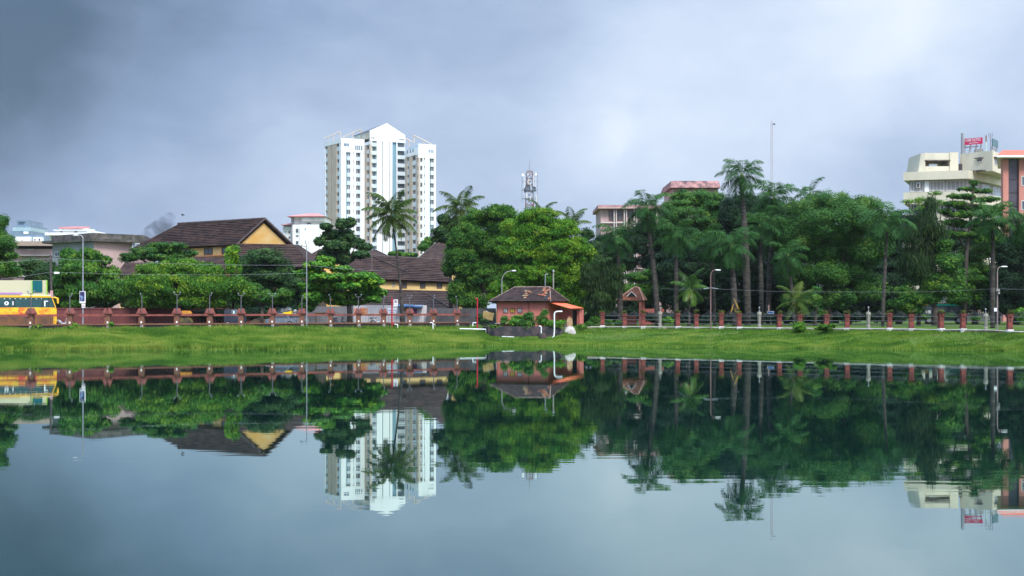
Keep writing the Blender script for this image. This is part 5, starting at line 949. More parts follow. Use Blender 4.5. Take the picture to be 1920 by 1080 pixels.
scooter(116, 134, 'scooter parked just right of the yellow bus behind the fence'); scooter(634, 149.5, 'scooter parked behind the fence under the almond tree'); scooter(706, 152.5, 'scooter standing in front of the painted wall left of the no-parking sign')
def rubbish():
    d = 146; z = lambda y: Z(y, d); o = thing('rubbish_tub', 'bright yellow tub behind the fence below the dark tree', 'tub', (X(541, d), d, GZ)); m = MB(); q = [(X(531, d), z(588.5)), (X(530, d), z(586)), (X(538, d), z(585)), (X(546, d), z(583)), (X(546.5, d), z(590)), (X(532, d), z(590))]; m.solid([(a, d, b) for a, b in q], [(a, d+1.1, b) for a, b in q]); m.build('body', M('bright_yellow', (.85, .58, .01), (.75, .45, .01), 2, .5), o); l = MB()
    for a in (533, 545): l.tube([(X(a, d), d+.5, GZ), (X(a, d), d+.5, z(589.9))], .06, 6)
    l.build('stand', IRON, o); m = MB()
    for px, y, r in ((520, 585, .32), (524.5, 582.5, .34), (529, 584.5, .3), (534, 581, .38), (537.5, 580.5, .3), (548, 584, .25), (518, 588, .3)): m.ball((X(px, d), d+1.6+random.uniform(0, .5), z(y)), r, (1.1, .8, .9), 7)
    m.box(X(517, d), X(550, d), d+1.2, d+2.4, GZ, z(587)); tag(m.build('bundled_sacks', M('grey_white_sacking', (.50, .52, .52), (.16, .17, .18), 3, .9, lo=.42, hi=.6), smooth=True), 'heap of pale sacks piled behind the yellow tub', 'sacks')
    m = MB(); A, B = Q(590, 150), Q(622, 151); m.obox(A, B, 0, 1, Z(589, 150), Z(586.3, 150), -.1, .1); m.obox(A, B, .05, .1, GZ, Z(586.3, 150), -.05, .05); m.obox(A, B, .9, .95, GZ, Z(586.3, 150), -.05, .05); tag(m.build('barrier', M('yellow_barrier', (.42, .28, .03), (.25, .17, .03), 2)), 'low yellow barrier beside the road under the almond tree', 'barrier')
    d = 158; A, B = Q(1439, d), Q(1451, d); o = thing('blue_sign', 'blue signboard with a white border hanging behind the wire fence', 'sign', (A.x, d, GZ)); m = MB(); m.obox(A, B, 0, 1, Z(588.5, d), Z(583.5, d), -.04, .04); m.build('board', WHITE, o); m = MB(); m.obox(A, B, .06, .94, Z(587.8, d), Z(584.2, d), .04, .05); m.build('panel', M('sign_blue', (.06, .17, .50)), o); m = MB(); m.obox(A, B, .12, .28, Z(583, d), Z(571.5, d), -.1, .1); m.build('top_panel', M('pale_red_panel', (.55, .32, .30)), o); m = MB(); m.obox(A, B, .45, .55, GZ, Z(588.6, d), -.1, -.05); m.build('post', IRON, o)
    d = 176; m = MB(); A, B = Q(1806, d), Q(1838, d); m.obox(A, B, 0, 1, Z(583, d), Z(581.5, d), -.6, .6); 
    for u in (.05, .5, .95): m.obox(A, B, u-.01, u+.01, GZ, Z(583, d), -.1, .1)
    tag(m.build('shelter', M('dull_pink_sheet', (.32, .20, .19), (.22, .15, .14), 1)), 'low flat shelter right of the green bus', 'shelter')
rubbish()
# ---------------------------------------------------------------- street lights, poles, wires
def streetlight(px, d, ytop, pts, lab, mat, r=.07, head=(.55, .14, .07), base=1.6, hd=1, headmat=None):
    o = thing('street_lamp', lab, 'street lamp', (X(px, d), d, base)); m = MB(); q = [(X(px, d), d, base-.3), (X(px, d), d, Z(ytop, d))]+[(X(x, d), d, Z(y, d)) for x, y in pts]; m.tube(q, [r*1.25, r*.9]+[r*.7]*len(pts), 8); m.build('pole', mat, o)
    e = Vector(q[-1]); h = MB(); h.ball((e.x+hd*head[0]*.5, e.y, e.z), head[0]*.6, (1, head[1]/head[0]*1.2, head[2]/head[0]*1.6), 8); h.build('lamp_head', headmat or WHITE, o, smooth=True); return o
o = streetlight(155.5, 131.2, 446, [(155, 445), (153.5, 442.5), (150.5, 441.2), (147.5, 441)], 'tall grey street lamp with posters near the yellow bus', STEEL, .062, hd=-1)
d = 131; A, B = Q(149.5, d), Q(160.5, d); m = MB(); m.obox(A, B, 0, 1, Z(568.5, d), Z(546, d), -.0, .05); k = m.build('poster', WHITE, o); m = MB(); m.obox(A, B, .06, .86, Z(565, d), Z(547, d), .05, .06); m.build('poster_print', M('poster_blue', (.03, .03, .10), (.22, .34, .55), 2.6, .5, lo=.46, hi=.6), k)
m = MB(); m.obox(A, B, .35, .95, Z(577, d), Z(569.5, d), 0, .05); k = m.build('notice', WHITE, o); m = MB()
for i in range(3): m.obox(A, B, .42, .88, Z(572.5+i*1.4, d), Z(571.9+i*1.4, d), .05, .055)
m.build('notice_print', M('notice_red', (.45, .12, .16)), k)
streetlight(941, 156, 524, [(944, 516), (949, 510.5), (955, 508.5), (960, 507.8)], 'street lamp with a curved arm and bright head above the pink house', M('pale_lamp_pole', (.24, .23, .22)), .065, head=(.45, .16, .10))
streetlight(1332.5, 141, 520, [(1333, 513), (1336, 508), (1341, 506.3)], 'brown street lamp curving right in front of the dark palms', M('brown_pole', (.22, .14, .13), (.16, .10, .09), 2), .058)
o = streetlight(1870, 122, 515, [(1870.4, 506), (1873, 501.5), (1877, 500)], 'street lamp with meter boxes curving right near the right edge', M('rust_grey_pole', (.30, .22, .21), (.2, .17, .16), 2), .06)
m = MB(); d = 122; m.box(X(1867, d), X(1873.5, d), d-.2, d-.08, Z(546, d), Z(542, d)); m.box(X(1870.5, d), X(1873.5, d), d-.2, d-.08, Z(551.5, d), Z(547, d)); m.build('meter_box', CONC, o); m = MB(); m.box(X(1863, d), X(1868, d), d-.16, d-.07, Z(584, d), Z(577.3, d)); m.build('white_box', WHITE, o)
d = 141; o = thing('tall_pole', 'plain tall steel pole with small fittings on top in front of the almond tree', 'pole', (X(575, d), d, GZ)); m = MB(); m.tube([(X(575, d), d, GZ-.2), (X(575, d), d, Z(458, d))], [.065, .045], 8); m.build('shaft', STEEL, o); m = MB(); m.tube([(X(575, d), d, Z(463, d)), (X(567, d), d, Z(461, d)), (X(565, d), d, Z(458.5, d))], .03, 5); m.tube([(X(566, d), d, Z(462, d)), (X(563, d), d, Z(461.5, d))], .07, 6); m.build('bracket', IRON, o)
d = 137; o = thing('utility_pole', 'dark utility pole with a small lamp right behind the yellow bus front', 'utility pole', (X(96.5, d), d, GZ)); m = MB(); m.tube([(X(98, d), d, GZ), (X(94.5, d), d, Z(478, d))], [.14, .1], 8); m.build('shaft', IRON, o); m = MB(); m.tube([(X(96, d), d-.1, Z(513, d)), (X(104, d), d-.3, Z(511, d))], .03, 5); m.build('bracket', IRON, o); m = MB(); m.box(X(104.5, d), X(113, d), d-.5, d-.2, Z(513.5, d), Z(510, d)); m.build('lamp_head', WHITE2, o); m = MB(); m.box(X(95.5, d), X(100.5, d), d-.25, d-.15, Z(557, d), Z(545, d)); m.build('notice', M('pale_red_panel', (0, 0, 0)), o)
def wire(lab, pts, r=.009, name='power_line'):
    m = MB(); q = []
    for (x0, y0, d0), (x1, y1, d1) in zip(pts[:-1], pts[1:]):
        a, b = P(x0, y0, d0), P(x1, y1, d1)
        for i in range(13): t = i/12; q.append(a.lerp(b, t)-Vector((0, 0, 1.1*4*t*(1-t)*.25*((b-a).length/30))))
    m.tube(q, r, 4); tag(m.build(name, M('cable', (.30, .31, .33))), lab, 'cable')
wire('upper power cable strung from the utility pole past the tall plain pole', [(-60, 495, 133), (96, 484, 136.9), (575, 497, 141), (735, 508, 152)]); wire('lower power cable running behind the left street lamp to the tall plain pole', [(-60, 530, 133), (96, 510, 136.9), (575, 512, 141)], .008)
wire('cable running across the dark trees between the two right street lamps', [(1240, 541, 148), (1333, 541, 141), (1600, 547, 134), (1870, 541, 122), (1960, 543, 119)], .006)
for px, dd, lab in ((1333, 141, 'crossarm of wires on the brown street lamp'),):
    m = MB(); m.tube([(X(px-13, dd), dd+.1, Z(541.5, dd)), (X(px-4, dd), dd+.1, Z(540, dd)), (X(px+4, dd), dd+.1, Z(540, dd)), (X(px+14, dd), dd+.1, Z(541.5, dd))], .035, 5); tag(m.build('crossarm', STEEL), lab, 'crossarm')
# ---------------------------------------------------------------- trees
G_MID = LEAF('mid_green_leaf', (0.0154, 0.0742, 0.0089), (0.0421, 0.1385, 0.0161), (0.1399, 0.2572, 0.0268), .22); G_LIGHT = LEAF('light_green_leaf', (0.0218, 0.0917, 0.0089), (0.0596, 0.1732, 0.0134), (0.1937, 0.3057, 0.0223), .22); G_DARK = LEAF('dark_green_leaf', (0.0124, 0.0475, 0.0134), (0.0273, 0.0811, 0.0193), (0.0673, 0.1237, 0.0260), .2); G_MANGO = LEAF('mango_leaf', (0.0161, 0.0717, 0.0130), (0.0398, 0.1360, 0.0204), (0.1145, 0.2102, 0.0279), .2); G_CAS = LEAF('needle_leaf', (0.0104, 0.0326, 0.0087), (0.0207, 0.0510, 0.0124), (0.0481, 0.0867, 0.0186), .22); G_ALM = LEAF('almond_leaf', (0.0233, 0.1039, 0.0089), (0.0638, 0.2078, 0.0134), (0.1865, 0.3265, 0.0209), .22); G_BLUE = LEAF('deep_shade_leaf', (0.0053, 0.0236, 0.0106), (0.0107, 0.0388, 0.0142), (0.0224, 0.0590, 0.0177), .2); G_LIME = LEAF('lime_leaf', (0.0287, 0.1206, 0.0078), (0.0743, 0.2098, 0.0116), (0.2194, 0.3356, 0.0194), .22)  # G_BLUE leaves carry the deep shade between trunks in their colour
LG = 'trees behind the left fence'; CG = 'trees behind the pink house'; RG = 'trees behind the right fence'
tree('leafy_tree', 'dark tall tree cut off by the left edge above the cream shed', 152, [(-8, 418, 26, 22), (6, 455, 26, 22), (-10, 455, 36, 35), (8, 500, 34, 18), (-12, 490, 40, 25), (20, 478, 20, 9), (24, 510, 22, 14)], 0, G_MID, .3, LG)
tree('leafy_tree', 'dark bushy tree between the cream shed and the utility pole', 160, [(48, 512, 34, 22), (82, 520, 26, 30), (62, 495, 30, 14), (95, 500, 14, 14), (40, 545, 50, 20)], 70, G_DARK, .22, LG)
tree('leafy_tree', 'feathery green tree right behind the poster street lamp', 151, [(132, 482, 22, 18), (166, 480, 26, 16), (196, 488, 16, 12), (150, 505, 44, 26), (190, 520, 36, 30), (122, 530, 22, 36), (165, 545, 48, 28), (215, 545, 34, 26), (145, 570, 30, 12)], 150, G_MID, .25, LG, hang=.25, aspect=.32, size=.42)
tree('layered_tree', 'flat-topped layered dark tree in front of the left end of the gabled hall', 160, [(312, 461, 44, 9), (285, 470, 48, 9), (340, 474, 36, 9), (255, 478, 30, 8), (300, 482, 60, 9), (240, 486, 20, 7)], 300, G_MANGO, .25, LG, cr=.8, up=1.1)
tree('leafy_tree', 'broad light green tree filling the space below the gabled hall', 147, [(345, 503, 52, 22), (300, 508, 42, 22), (390, 512, 42, 22), (268, 535, 42, 32), (330, 535, 60, 30), (395, 540, 55, 30), (440, 540, 36, 26), (300, 562, 60, 22), (375, 565, 60, 18), (455, 558, 26, 18)], 340, G_LIGHT, .35, LG, hang=.15)
tree('leafy_tree', 'dark blue-green tree in front of the right side of the gabled hall', 156, [(496, 482, 42, 22), (470, 500, 34, 26), (525, 505, 32, 26), (500, 520, 50, 28), (540, 535, 26, 26), (478, 545, 44, 24), (520, 558, 44, 20)], 505, G_DARK, .3, LG)
tree('leafy_tree', 'low light green tree leaning right of the broad tree toward the dark one', 147, [(470, 540, 18, 14), (486, 552, 26, 14), (515, 560, 34, 14), (465, 562, 24, 14), (535, 550, 18, 12)], 490, G_MID, .18, LG)
tree('creeper_column', 'two pale green creeper columns standing before the yellow hall wall', 148, [(429, 480, 6, 20), (442, 478, 6, 20), (433, 500, 9, 16), (446, 504, 8, 16)], 436, G_LIME, .12, 'creepers', 'creeper', size=.26, cr=.4, hang=.4)
tree('almond_tree', 'broad bright green almond tree with tiered branches shading the painted wall', 147.5, [(612, 486, 22, 7), (598, 497, 36, 9), (640, 505, 24, 8), (580, 512, 28, 10), (620, 520, 44, 10), (676, 518, 34, 10), (700, 528, 24, 10), (655, 535, 60, 11), (596, 536, 40, 11), (690, 547, 36, 12), (640, 552, 54, 11), (590, 556, 28, 14), (578, 575, 16, 10), (700, 560, 20, 8), (650, 566, 42, 7)], 655, G_ALM, .26, LG, up=1.0, cr=.75, size=.4, aspect=.6)
tree('leafy_tree', 'dark tree of round clumps standing before the foot of the tall tower', 170, [(612, 425, 10, 10), (640, 420, 13, 11), (656, 418, 9, 12), (622, 440, 18, 13), (648, 442, 20, 16), (600, 452, 12, 10), (632, 462, 26, 15), (668, 456, 16, 12), (684, 463, 14, 10), (640, 482, 28, 16), (675, 477, 18, 9), (610, 476, 14, 10)], 645, G_DARK, .28, LG, aspect=.6, size=.42, cr=.8)
tree('leafy_tree', 'small dark tree beside the left palm of the big central trees', 186, [(832, 412, 13, 13), (846, 426, 20, 18), (826, 436, 14, 14), (860, 418, 14, 16), (845, 448, 26, 16), (818, 448, 9, 7)], 845, G_DARK, .25, CG, size=.45, aspect=.6)
tree('leafy_tree', 'small hazy tree at the foot of the tall tower right side', 260, [(803, 452, 12, 9), (796, 464, 12, 9), (812, 466, 12, 8), (760, 478, 26, 5), (740, 476, 14, 6)], 800, G_MID, .3, CG, size=.6)
tree('big_tree', 'huge green tree with a feathery crown left of the cell tower', 170, [(935, 398, 38, 18), (896, 412, 36, 22), (950, 425, 50, 30), (880, 445, 40, 30), (930, 460, 58, 38), (868, 490, 34, 34), (900, 515, 52, 40), (860, 545, 22, 34), (940, 530, 50, 40), (885, 565, 34, 22), (853, 468, 20, 24), (846, 500, 18, 26), (866, 440, 22, 20)], 905, G_MID, .5, CG, deep=.7, hang=.12)
tree('big_tree', 'huge yellow-green tree with the brightest crown behind the pink house', 160, [(1008, 404, 44, 18), (965, 425, 30, 20), (1010, 435, 58, 30), (1055, 428, 34, 24), (980, 465, 55, 34), (1045, 470, 58, 34), (1085, 470, 36, 30), (1000, 515, 66, 38), (1070, 515, 58, 40), (960, 545, 50, 34), (1030, 555, 60, 34), (1090, 560, 44, 34)], 1015, G_LIME, .5, CG, deep=.7, hang=.12)
tree('leafy_tree', 'dark slim tree between the yellow-green giant and the first royal palm', 172, [(1100, 440, 16, 16), (1110, 470, 24, 26), (1125, 505, 30, 34), (1118, 545, 34, 36)], 1112, G_DARK, .25, CG)
tree('bamboo_clump', 'drooping bamboo clump with pale thin stems right of the pink house', 153, [(1108, 520, 24, 36), (1135, 530, 28, 46), (1122, 565, 36, 30), (1152, 520, 18, 40)], 1120, G_CAS, .1, CG, 'bamboo', hang=1.0, aspect=.16, size=.6, dens=110, bark=M('pale_stem', (.30, .29, .26), (.22, .22, .2), 2), trunks=[([(1130, 612), (1128, 560), (1122, 515)], .05), ([(1118, 612), (1116, 570), (1110, 540)], .045), ([(1124, 612), (1125, 560), (1128, 510)], .04)])
tree('leafy_tree', 'rounded mango-like tree hiding the foot of the stained pink roof', 182, [(1300, 372, 46, 22), (1270, 390, 36, 20), (1335, 380, 36, 24), (1290, 410, 60, 28), (1345, 420, 50, 34), (1255, 425, 34, 28), (1300, 455, 70, 34)], 1300, G_MANGO, .4, RG)
tree('leafy_tree', 'low green tree between the first two royal palms behind the gazebo', 178, [(1195, 520, 30, 14), (1225, 512, 28, 14), (1185, 545, 36, 18), (1230, 545, 40, 26), (1150, 550, 26, 30), (1160, 500, 14, 10)], 1205, G_MID, .25, RG)
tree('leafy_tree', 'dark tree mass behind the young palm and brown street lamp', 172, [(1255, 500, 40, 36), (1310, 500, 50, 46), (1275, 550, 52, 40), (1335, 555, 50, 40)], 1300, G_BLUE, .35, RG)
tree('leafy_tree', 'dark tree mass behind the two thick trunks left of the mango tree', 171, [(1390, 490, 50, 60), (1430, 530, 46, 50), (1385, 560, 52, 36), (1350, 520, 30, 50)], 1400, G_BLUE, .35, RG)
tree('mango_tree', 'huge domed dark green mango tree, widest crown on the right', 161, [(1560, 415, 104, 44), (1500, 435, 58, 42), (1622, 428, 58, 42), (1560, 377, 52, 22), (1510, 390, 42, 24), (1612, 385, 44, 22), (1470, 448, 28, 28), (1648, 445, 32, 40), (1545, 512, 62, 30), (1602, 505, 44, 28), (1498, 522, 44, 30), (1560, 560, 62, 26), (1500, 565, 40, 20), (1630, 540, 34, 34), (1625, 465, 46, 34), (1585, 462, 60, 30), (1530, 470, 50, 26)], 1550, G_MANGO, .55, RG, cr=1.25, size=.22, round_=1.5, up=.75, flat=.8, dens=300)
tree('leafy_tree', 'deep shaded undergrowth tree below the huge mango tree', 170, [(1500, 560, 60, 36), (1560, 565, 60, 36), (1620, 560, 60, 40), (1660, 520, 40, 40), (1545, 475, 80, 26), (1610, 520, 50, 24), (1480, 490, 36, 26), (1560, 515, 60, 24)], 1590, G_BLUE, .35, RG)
tree('leafy_tree', 'slender ivy-wrapped column under the left part of the mango tree', 152, [(1528, 560, 13, 16), (1526, 582, 16, 20), (1530, 545, 9, 12)], 1528, G_MANGO, .15, RG)
tree('casuarina_tree', 'brown-green wispy casuarina tree right of the huge mango', 151, [(1744, 388, 12, 24), (1738, 420, 24, 28), (1762, 440, 16, 26), (1712, 450, 18, 28), (1742, 465, 34, 34), (1700, 490, 18, 28), (1770, 478, 12, 24), (1728, 505, 30, 30)], 1728, G_CAS, .2, RG, hang=.55, aspect=.09, size=.8, dens=125, cr=1.2, thin=.8, flat=1.0, trunks=[([(1722, 612), (1727, 540), (1738, 470), (1743, 390)], .24), ([(1730, 530), (1712, 470), (1706, 440)], .1), ([(1734, 500), (1762, 450), (1768, 425)], .1)])
tree('leafy_tree', 'rounded brighter green tree right of the casuarina above the green bus', 150.5, [(1778, 490, 26, 24), (1770, 460, 16, 16), (1790, 518, 26, 26), (1760, 530, 36, 26), (1700, 560, 34, 34), (1780, 545, 26, 16), (1735, 555, 34, 22)], 1752, G_MID, .28, RG)
tree('leafy_tree', 'sparse yellow-green tree in front of the ochre-white office building', 176, [(1722, 375, 22, 9), (1752, 362, 16, 7), (1700, 378, 12, 8), (1735, 392, 30, 12), (1765, 378, 14, 9)], 1738, G_LIME, .22, RG, dens=70, thin=.8, bark=BARK)
tree('layered_tree', 'tall tiered dark tree silhouetted against the ochre-white office building', 166, [(1826, 342, 9, 8), (1815, 354, 22, 6), (1842, 358, 22, 6), (1802, 368, 30, 7), (1845, 374, 34, 7), (1790, 382, 26, 8), (1830, 390, 40, 8), (1800, 402, 34, 9), (1850, 402, 24, 8), (1775, 396, 18, 8), (1815, 420, 34, 9), (1842, 430, 28, 9), (1785, 415, 24, 9), (1862, 392, 22, 8), (1858, 418, 24, 9), (1812, 440, 40, 10), (1775, 440, 26, 12), (1850, 450, 30, 12)], 1815, G_MID, .28, RG, cr=.65, up=1.1, trunks=[([(1808, 612), (1812, 480), (1820, 410), (1826, 340)], .3), ([(1812, 470), (1790, 430), (1776, 398)], .12), ([(1812, 460), (1838, 425), (1850, 400)], .13), ([(1820, 400), (1795, 378)], .09), ([(1821, 395), (1850, 372)], .09)])
tree('leafy_tree', 'green tree below the tiered tree left of the right street lamp', 168, [(1815, 485, 36, 24), (1845, 470, 24, 20), (1830, 520, 44, 36), (1800, 550, 30, 30), (1850, 555, 36, 30)], 1828, G_MID, .3, RG)
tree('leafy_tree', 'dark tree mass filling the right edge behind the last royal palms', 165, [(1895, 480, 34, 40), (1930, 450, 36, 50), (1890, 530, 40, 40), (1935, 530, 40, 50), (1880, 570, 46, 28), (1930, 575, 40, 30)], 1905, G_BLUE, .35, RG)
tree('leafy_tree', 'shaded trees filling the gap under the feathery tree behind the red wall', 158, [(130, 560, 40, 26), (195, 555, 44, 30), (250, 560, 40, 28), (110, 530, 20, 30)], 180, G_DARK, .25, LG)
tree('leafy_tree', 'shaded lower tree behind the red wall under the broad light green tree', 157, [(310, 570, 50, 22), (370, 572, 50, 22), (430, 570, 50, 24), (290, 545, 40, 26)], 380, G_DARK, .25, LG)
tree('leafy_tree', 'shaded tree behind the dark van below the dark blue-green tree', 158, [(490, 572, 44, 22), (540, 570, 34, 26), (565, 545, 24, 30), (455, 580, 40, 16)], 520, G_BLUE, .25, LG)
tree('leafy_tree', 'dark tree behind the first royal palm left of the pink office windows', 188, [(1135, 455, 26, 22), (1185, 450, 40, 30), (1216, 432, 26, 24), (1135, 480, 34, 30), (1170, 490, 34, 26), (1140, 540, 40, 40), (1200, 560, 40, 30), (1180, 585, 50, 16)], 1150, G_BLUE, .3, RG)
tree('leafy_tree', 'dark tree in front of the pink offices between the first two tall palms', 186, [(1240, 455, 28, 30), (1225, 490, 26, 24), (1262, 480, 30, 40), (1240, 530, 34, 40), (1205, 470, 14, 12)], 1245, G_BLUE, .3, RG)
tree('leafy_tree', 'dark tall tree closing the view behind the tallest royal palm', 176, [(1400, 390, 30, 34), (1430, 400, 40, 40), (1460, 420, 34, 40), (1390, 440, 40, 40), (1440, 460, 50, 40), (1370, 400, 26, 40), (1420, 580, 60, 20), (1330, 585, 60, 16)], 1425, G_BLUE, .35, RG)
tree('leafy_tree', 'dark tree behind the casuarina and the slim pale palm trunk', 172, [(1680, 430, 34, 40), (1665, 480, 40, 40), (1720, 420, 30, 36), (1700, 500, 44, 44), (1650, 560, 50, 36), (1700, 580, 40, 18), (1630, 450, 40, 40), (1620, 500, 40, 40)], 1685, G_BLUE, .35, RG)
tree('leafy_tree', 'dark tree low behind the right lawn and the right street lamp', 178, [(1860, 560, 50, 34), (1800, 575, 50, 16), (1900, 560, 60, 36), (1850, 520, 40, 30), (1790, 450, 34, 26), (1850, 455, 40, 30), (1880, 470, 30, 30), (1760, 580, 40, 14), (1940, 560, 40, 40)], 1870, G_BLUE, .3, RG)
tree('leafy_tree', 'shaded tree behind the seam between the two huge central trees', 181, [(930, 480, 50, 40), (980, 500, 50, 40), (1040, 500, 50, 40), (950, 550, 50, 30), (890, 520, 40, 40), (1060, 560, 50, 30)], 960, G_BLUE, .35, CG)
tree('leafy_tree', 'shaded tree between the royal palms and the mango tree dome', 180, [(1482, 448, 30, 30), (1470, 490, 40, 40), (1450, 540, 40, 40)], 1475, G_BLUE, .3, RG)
tree('leafy_tree', 'leafy tree just beyond the right edge behind the wire fence', 160, [(1990, 470, 40, 50), (2030, 500, 50, 50), (1985, 550, 44, 40), (2060, 560, 50, 36)], 2010, G_MANGO, .35, RG)
tree('leafy_tree', 'leafy tree just beyond the left edge behind the red fence', 156, [(-90, 470, 50, 40), (-130, 510, 60, 40), (-70, 530, 50, 30), (-160, 550, 50, 36)], -110, G_MID, .3, LG)
# shrubs
def shrub(label, px, blobs, d, mat, base=None, **kw):
    q = link('shrub', None); bpy.data.objects.remove(q)
    c = Vector((X(px, d), d, base if base is not None else GZ)); me = crown_mesh('shrub', blobs, d, mat, **kw)
    a = np.empty(len(me.vertices)*3, np.float32); me.vertices.foreach_get('co', a); a = (a.reshape(-1, 3)-np.array(c, np.float32)).ravel(); me.vertices.foreach_set('co', a)
    ob = link('shrub', me); ob.location = c; tag(ob, label, 'shrub', 'shrubs along the bank')
kw = dict(size=.2, cr=.4, dens=330)
shrub('small shrub at the left corner of the pink house front', 946, [(946, 598, 6, 8), (943, 604, 6, 6)], 143.6, G_MID, **kw); shrub('bright rounded shrub below the yellow shutter of the pink house', 972, [(970, 597, 15, 10), (960, 604, 11, 9), (976, 608, 17, 11)], 143.2, G_ALM, **kw); shrub('tall dark shrub spilling over the stone wall below the pink house', 990, [(992, 594, 12, 12), (988, 608, 18, 13), (976, 614, 12, 9)], 142.8, G_MANGO, **kw); shrub('pale feathery shrub at the right corner of the pink house front', 1020, [(1022, 586, 8, 10), (1017, 600, 14, 13), (1028, 608, 11, 9)], 142.6, G_MID, **kw); shrub('low leafy plants under the orange awning behind the white standpipe', 1042, [(1034, 606, 10, 8), (1046, 606, 12, 7), (1056, 604, 8, 6)], 142.8, G_ALM, **kw)
shrub('trailing weeds on top of the dark retaining wall left of the shrubs', 930, [(925, 612, 8, 4), (940, 613, 7, 4), (955, 616, 8, 6)], 141.8, G_MID, **kw); shrub('dark bush between the thin red pole and the ochre tank', 903, [(900, 597, 8, 12), (906, 603, 8, 8), (912, 604, 6, 6)], 151, G_DARK, **kw)
shrub('round clipped bush in front of the right fence below the mango tree', 1499, [(1498, 610, 12, 10), (1500, 616, 13, 8)], 133.2, G_ALM, base=1.4, **kw); shrub('spreading leafy shrub right of the round clipped bush by the white pipe', 1549, [(1546, 612, 14, 6), (1536, 616, 10, 5), (1560, 610, 9, 4), (1550, 617, 14, 5)], 131.4, G_LIGHT, base=1.4, size=.26, cr=.4, dens=240); shrub('low shrubs between the ochre pedestal and the first red pillar', 1085, [(1080, 614, 8, 5), (1092, 612, 10, 6), (1104, 606, 8, 7)], 147, G_MID, **kw)
shrub('weeds sprouting on the plinth below the fence pillar in front of the bus', 75, [(73, 611, 5, 4), (62, 613, 5, 3)], 125.3, G_LIGHT, size=.2, cr=.3, dens=150); shrub('leafy weed clump on the plinth left of the poster street lamp', 138, [(140, 609, 8, 5), (132, 613, 6, 4)], 127.5, G_ALM, size=.22, cr=.3, dens=180); shrub('yellow-green weed on the plinth by the third fence pillar right of the bus', 208, [(208, 608, 6, 6), (170, 612, 3, 5)], 129.5, G_LIME, size=.22, cr=.3, dens=180)
shrub('low hedge plants just behind the wire fence left of the gazebo', 1150, [(1140, 604, 10, 8), (1116, 600, 10, 10), (1160, 606, 10, 6)], 151, G_MID, **kw); shrub('bright bush behind the wire fence between gazebo and palm trunk', 1254, [(1252, 600, 12, 8)], 150, G_ALM, **kw); shrub('light green bush at the right edge behind the wire fence', 1915, [(1915, 585, 12, 12), (1912, 600, 10, 8)], 127, G_ALM, **kw); shrub('mixed green shrubs on the lawn in front of the green bus', 1775, [(1780, 592, 12, 7), (1735, 594, 12, 6), (1830, 596, 12, 5)], 160, G_MID, **kw)
for i, (a, b, lab) in enumerate(((1100, 1190, 'dark low undergrowth behind the fence on both sides of the gazebo'), (1210, 1330, 'dark low undergrowth behind the fence around the young palm'), (1345, 1450, 'dark low undergrowth behind the fence left of the blue sign'), (1455, 1570, 'dark low undergrowth behind the fence below the left of the mango'), (1575, 1690, 'dark low undergrowth behind the fence below the right of the mango'))):
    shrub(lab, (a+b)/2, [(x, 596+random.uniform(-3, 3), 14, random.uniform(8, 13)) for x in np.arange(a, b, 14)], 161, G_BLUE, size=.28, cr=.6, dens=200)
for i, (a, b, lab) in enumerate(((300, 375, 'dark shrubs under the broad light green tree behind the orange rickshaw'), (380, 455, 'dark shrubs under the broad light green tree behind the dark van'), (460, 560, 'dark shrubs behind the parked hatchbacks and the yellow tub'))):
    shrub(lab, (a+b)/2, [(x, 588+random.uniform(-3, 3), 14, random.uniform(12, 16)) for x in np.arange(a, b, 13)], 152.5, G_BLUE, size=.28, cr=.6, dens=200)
# palms
CP = 'coconut palms'; RP = 'royal palms'
palm('coconut_palm', 'coconut palm with a leaning trunk in front of the tall tower', (734, 403), 755, 158, 3.3, 'coconut', 32, .135, group=CP); palm('coconut_palm', 'coconut palm rising left of the huge central trees', (864, 391), 872, 178, 3.4, 'coconut', 22, .2, group=CP); palm('coconut_palm', 'coconut palm peeping out right of the yellow-green giant tree', (1072, 420), 1070, 200, 2.9, 'coconut', 18, .2, group=CP); palm('coconut_palm', 'palm top just showing beside the cell tower', (1016, 398), 1014, 192, 2.2, 'coconut', 12, .2, group=CP)
palm('royal_palm', 'royal palm nearest the gazebo with a dark straight trunk', (1158, 446), 1163.5, 153, 2.7, tr=.28, group=RP, nf=20); palm('royal_palm', 'tall royal palm with a leaning pale trunk left of the pink office tower', (1214, 392), 1233, 152, 3.0, tr=.26, group=RP, nf=20); palm('royal_palm', 'royal palm with a patchy pale trunk left of the young palm', (1268, 444), 1268, 151, 2.9, tr=.24, group=RP, nf=20)
palm('royal_palm', 'tallest royal palm with a yellow crownshaft below the radio mast', (1391, 330), 1402, 157, 3.0, tr=.36, group=RP, nf=20); palm('royal_palm', 'royal palm with orange dead fronds hanging low on its trunk', (1372, 462), 1378, 150, 3.0, tr=.3, group=RP, nf=20); palm('royal_palm', 'slim royal palm directly behind the brown street lamp', (1334, 455), 1340, 154, 2.7, tr=.18, group=RP, nf=18); palm('royal_palm', 'royal palm with a dense crown right of the tallest palm', (1452, 372), 1440, 164, 3.5, tr=.28, group=RP, nf=22); palm('royal_palm', 'palm top with few fronds rising behind the mango dome', (1519, 362), 1517, 186, 2.6, tr=.25, group=RP, nf=11); palm('royal_palm', 'royal palm standing between the tallest palm and the mango tree', (1425, 425), 1428, 159, 3.2, tr=.25, group=RP, nf=20)
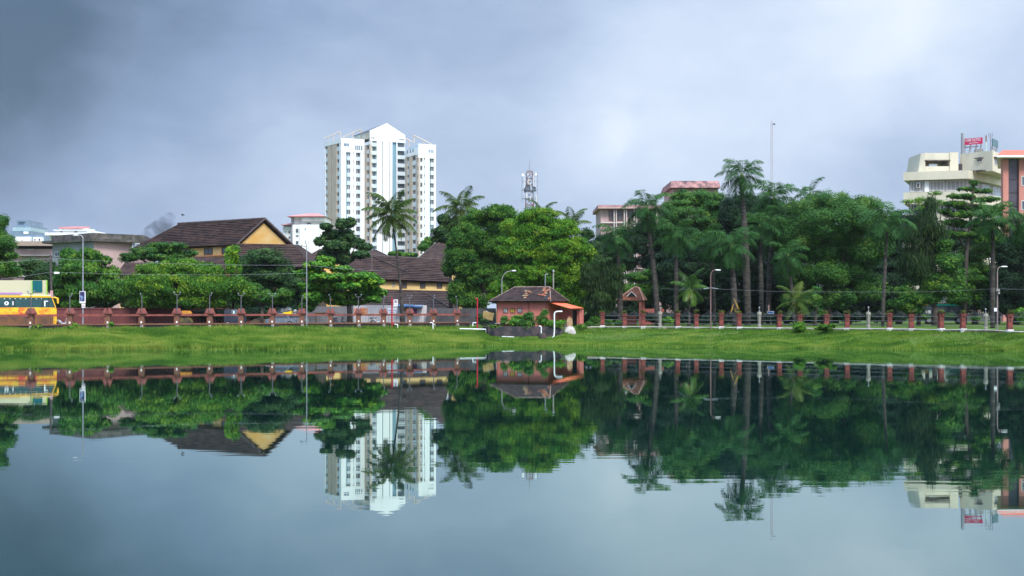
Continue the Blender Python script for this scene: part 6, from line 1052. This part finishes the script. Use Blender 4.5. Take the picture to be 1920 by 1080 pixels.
palm('royal_palm', 'royal palm with a slim pale lower trunk before the mango tree', (1664, 415), 1655, 146, 3.1, tr=.17, group=RP, nf=20); palm('royal_palm', 'palm with drooping fronds hidden left under the mango dome', (1478, 480), 1490, 155, 2.6, tr=.2, group=RP, nf=16); palm('royal_palm', 'royal palm beside the right street lamp', (1862, 410), 1861, 134, 2.8, tr=.22, group=RP, nf=20); palm('royal_palm', 'royal palm cut off at the right edge', (1922, 420), 1925, 134, 3.0, tr=.22, group=RP, nf=20)
palm('young_palm', 'young yellow-green palm with one orange frond behind the wire fence', (1294, 540), 1292, 150.5, 2.3, 'coconut', 15, .1, PALM_YL, group='young palms', dry=1); palm('young_palm', 'low palm with arching grey fronds at the foot of the mango tree', (1492, 565), 1494, 150, 2.4, 'coconut', 14, .12, PALM_CO, group='young palms')
x = X(1376, 149.6); V = []; Fc = []; lv = []
for i in range(4): frond(V, Fc, lv, (x+random.uniform(-.1, .1), 149.4, Z(560+i*5, 149.5)), -math.pi/2+random.uniform(-1.5, 1.5), -.9, 1.3, .6, .25, 12, 1.0, .2, .12, .4)
tag(link('dead_fronds', npmesh('dead_fronds', V, Fc, DRY, lv)), 'orange dead fronds caught on the palm trunk right of the brown street lamp', 'dead fronds')
# bird and smoke
d = 200; o = thing('bird', 'small dark bird flying above the gabled hall', 'bird', P(343, 403, d)); m = MB(); m.ball((0, 0, 0), .12, (2.2, .8, .8), 8); m.build('body', DARKV, o, world=False, smooth=True); m = MB(); m.slab([(-.1, 0, .03), (.12, 0, .03), (.02, .5, .12), (-.16, .55, .1)], .02); m.slab([(-.1, 0, .03), (.12, 0, .03), (.02, -.5, .12), (-.16, -.55, .1)], .02); m.build('wings', DARKV, o, world=False)
def smoke():
    m = bpy.data.materials.new('smoke_mat'); m.use_nodes = True; N, L = nodes_of(m.node_tree); v = N('ShaderNodeVolumePrincipled'); v.inputs['Color'].default_value = (.25, .28, .33, 1); tc = N('ShaderNodeTexCoord'); n = N('ShaderNodeTexNoise'); n.inputs['Scale'].default_value = .35; n.inputs['Detail'].default_value = 3; L(tc.outputs['Object'], n.inputs[0]); r = N('ShaderNodeMapRange'); L(n.outputs[0], r.inputs[0]); r.inputs[1].default_value = .42; r.inputs[2].default_value = .7; r.inputs[3].default_value = 0; r.inputs[4].default_value = .9; L(r.outputs[0], v.inputs['Density']); o = N('ShaderNodeOutputMaterial'); L(v.outputs[0], o.inputs['Volume'])
    b = MB(); d = 300
    for px, y, rr in ((283, 446, 2.4), (292, 438, 2.6), (303, 428, 2.4), (312, 418, 2.0), (318, 408, 1.4)): b.ball(P(px, y, d), rr, (1.1, 1, .9), 12)
    tag(b.build('smoke', m), kind='stuff')
smoke()
S.cycles.max_bounces = 6; S.cycles.diffuse_bounces = 3; S.cycles.glossy_bounces = 3; S.cycles.transmission_bounces = 3; S.cycles.volume_bounces = 0; S.cycles.caustics_reflective = False; S.cycles.caustics_refractive = False
S.cycles.use_denoising = True

def haze():
    m = bpy.data.materials.new('haze_mat'); m.use_nodes = True; N, L = nodes_of(m.node_tree); v = N('ShaderNodeVolumePrincipled'); v.inputs['Color'].default_value = (.86, .91, .97, 1); v.inputs['Density'].default_value = .00005
    o = N('ShaderNodeOutputMaterial'); L(v.outputs[0], o.inputs['Volume']); b = MB(); b.box(-20000, 20000, -320, 7200, -2, 108); tag(b.build('haze', m), kind='stuff')
haze()
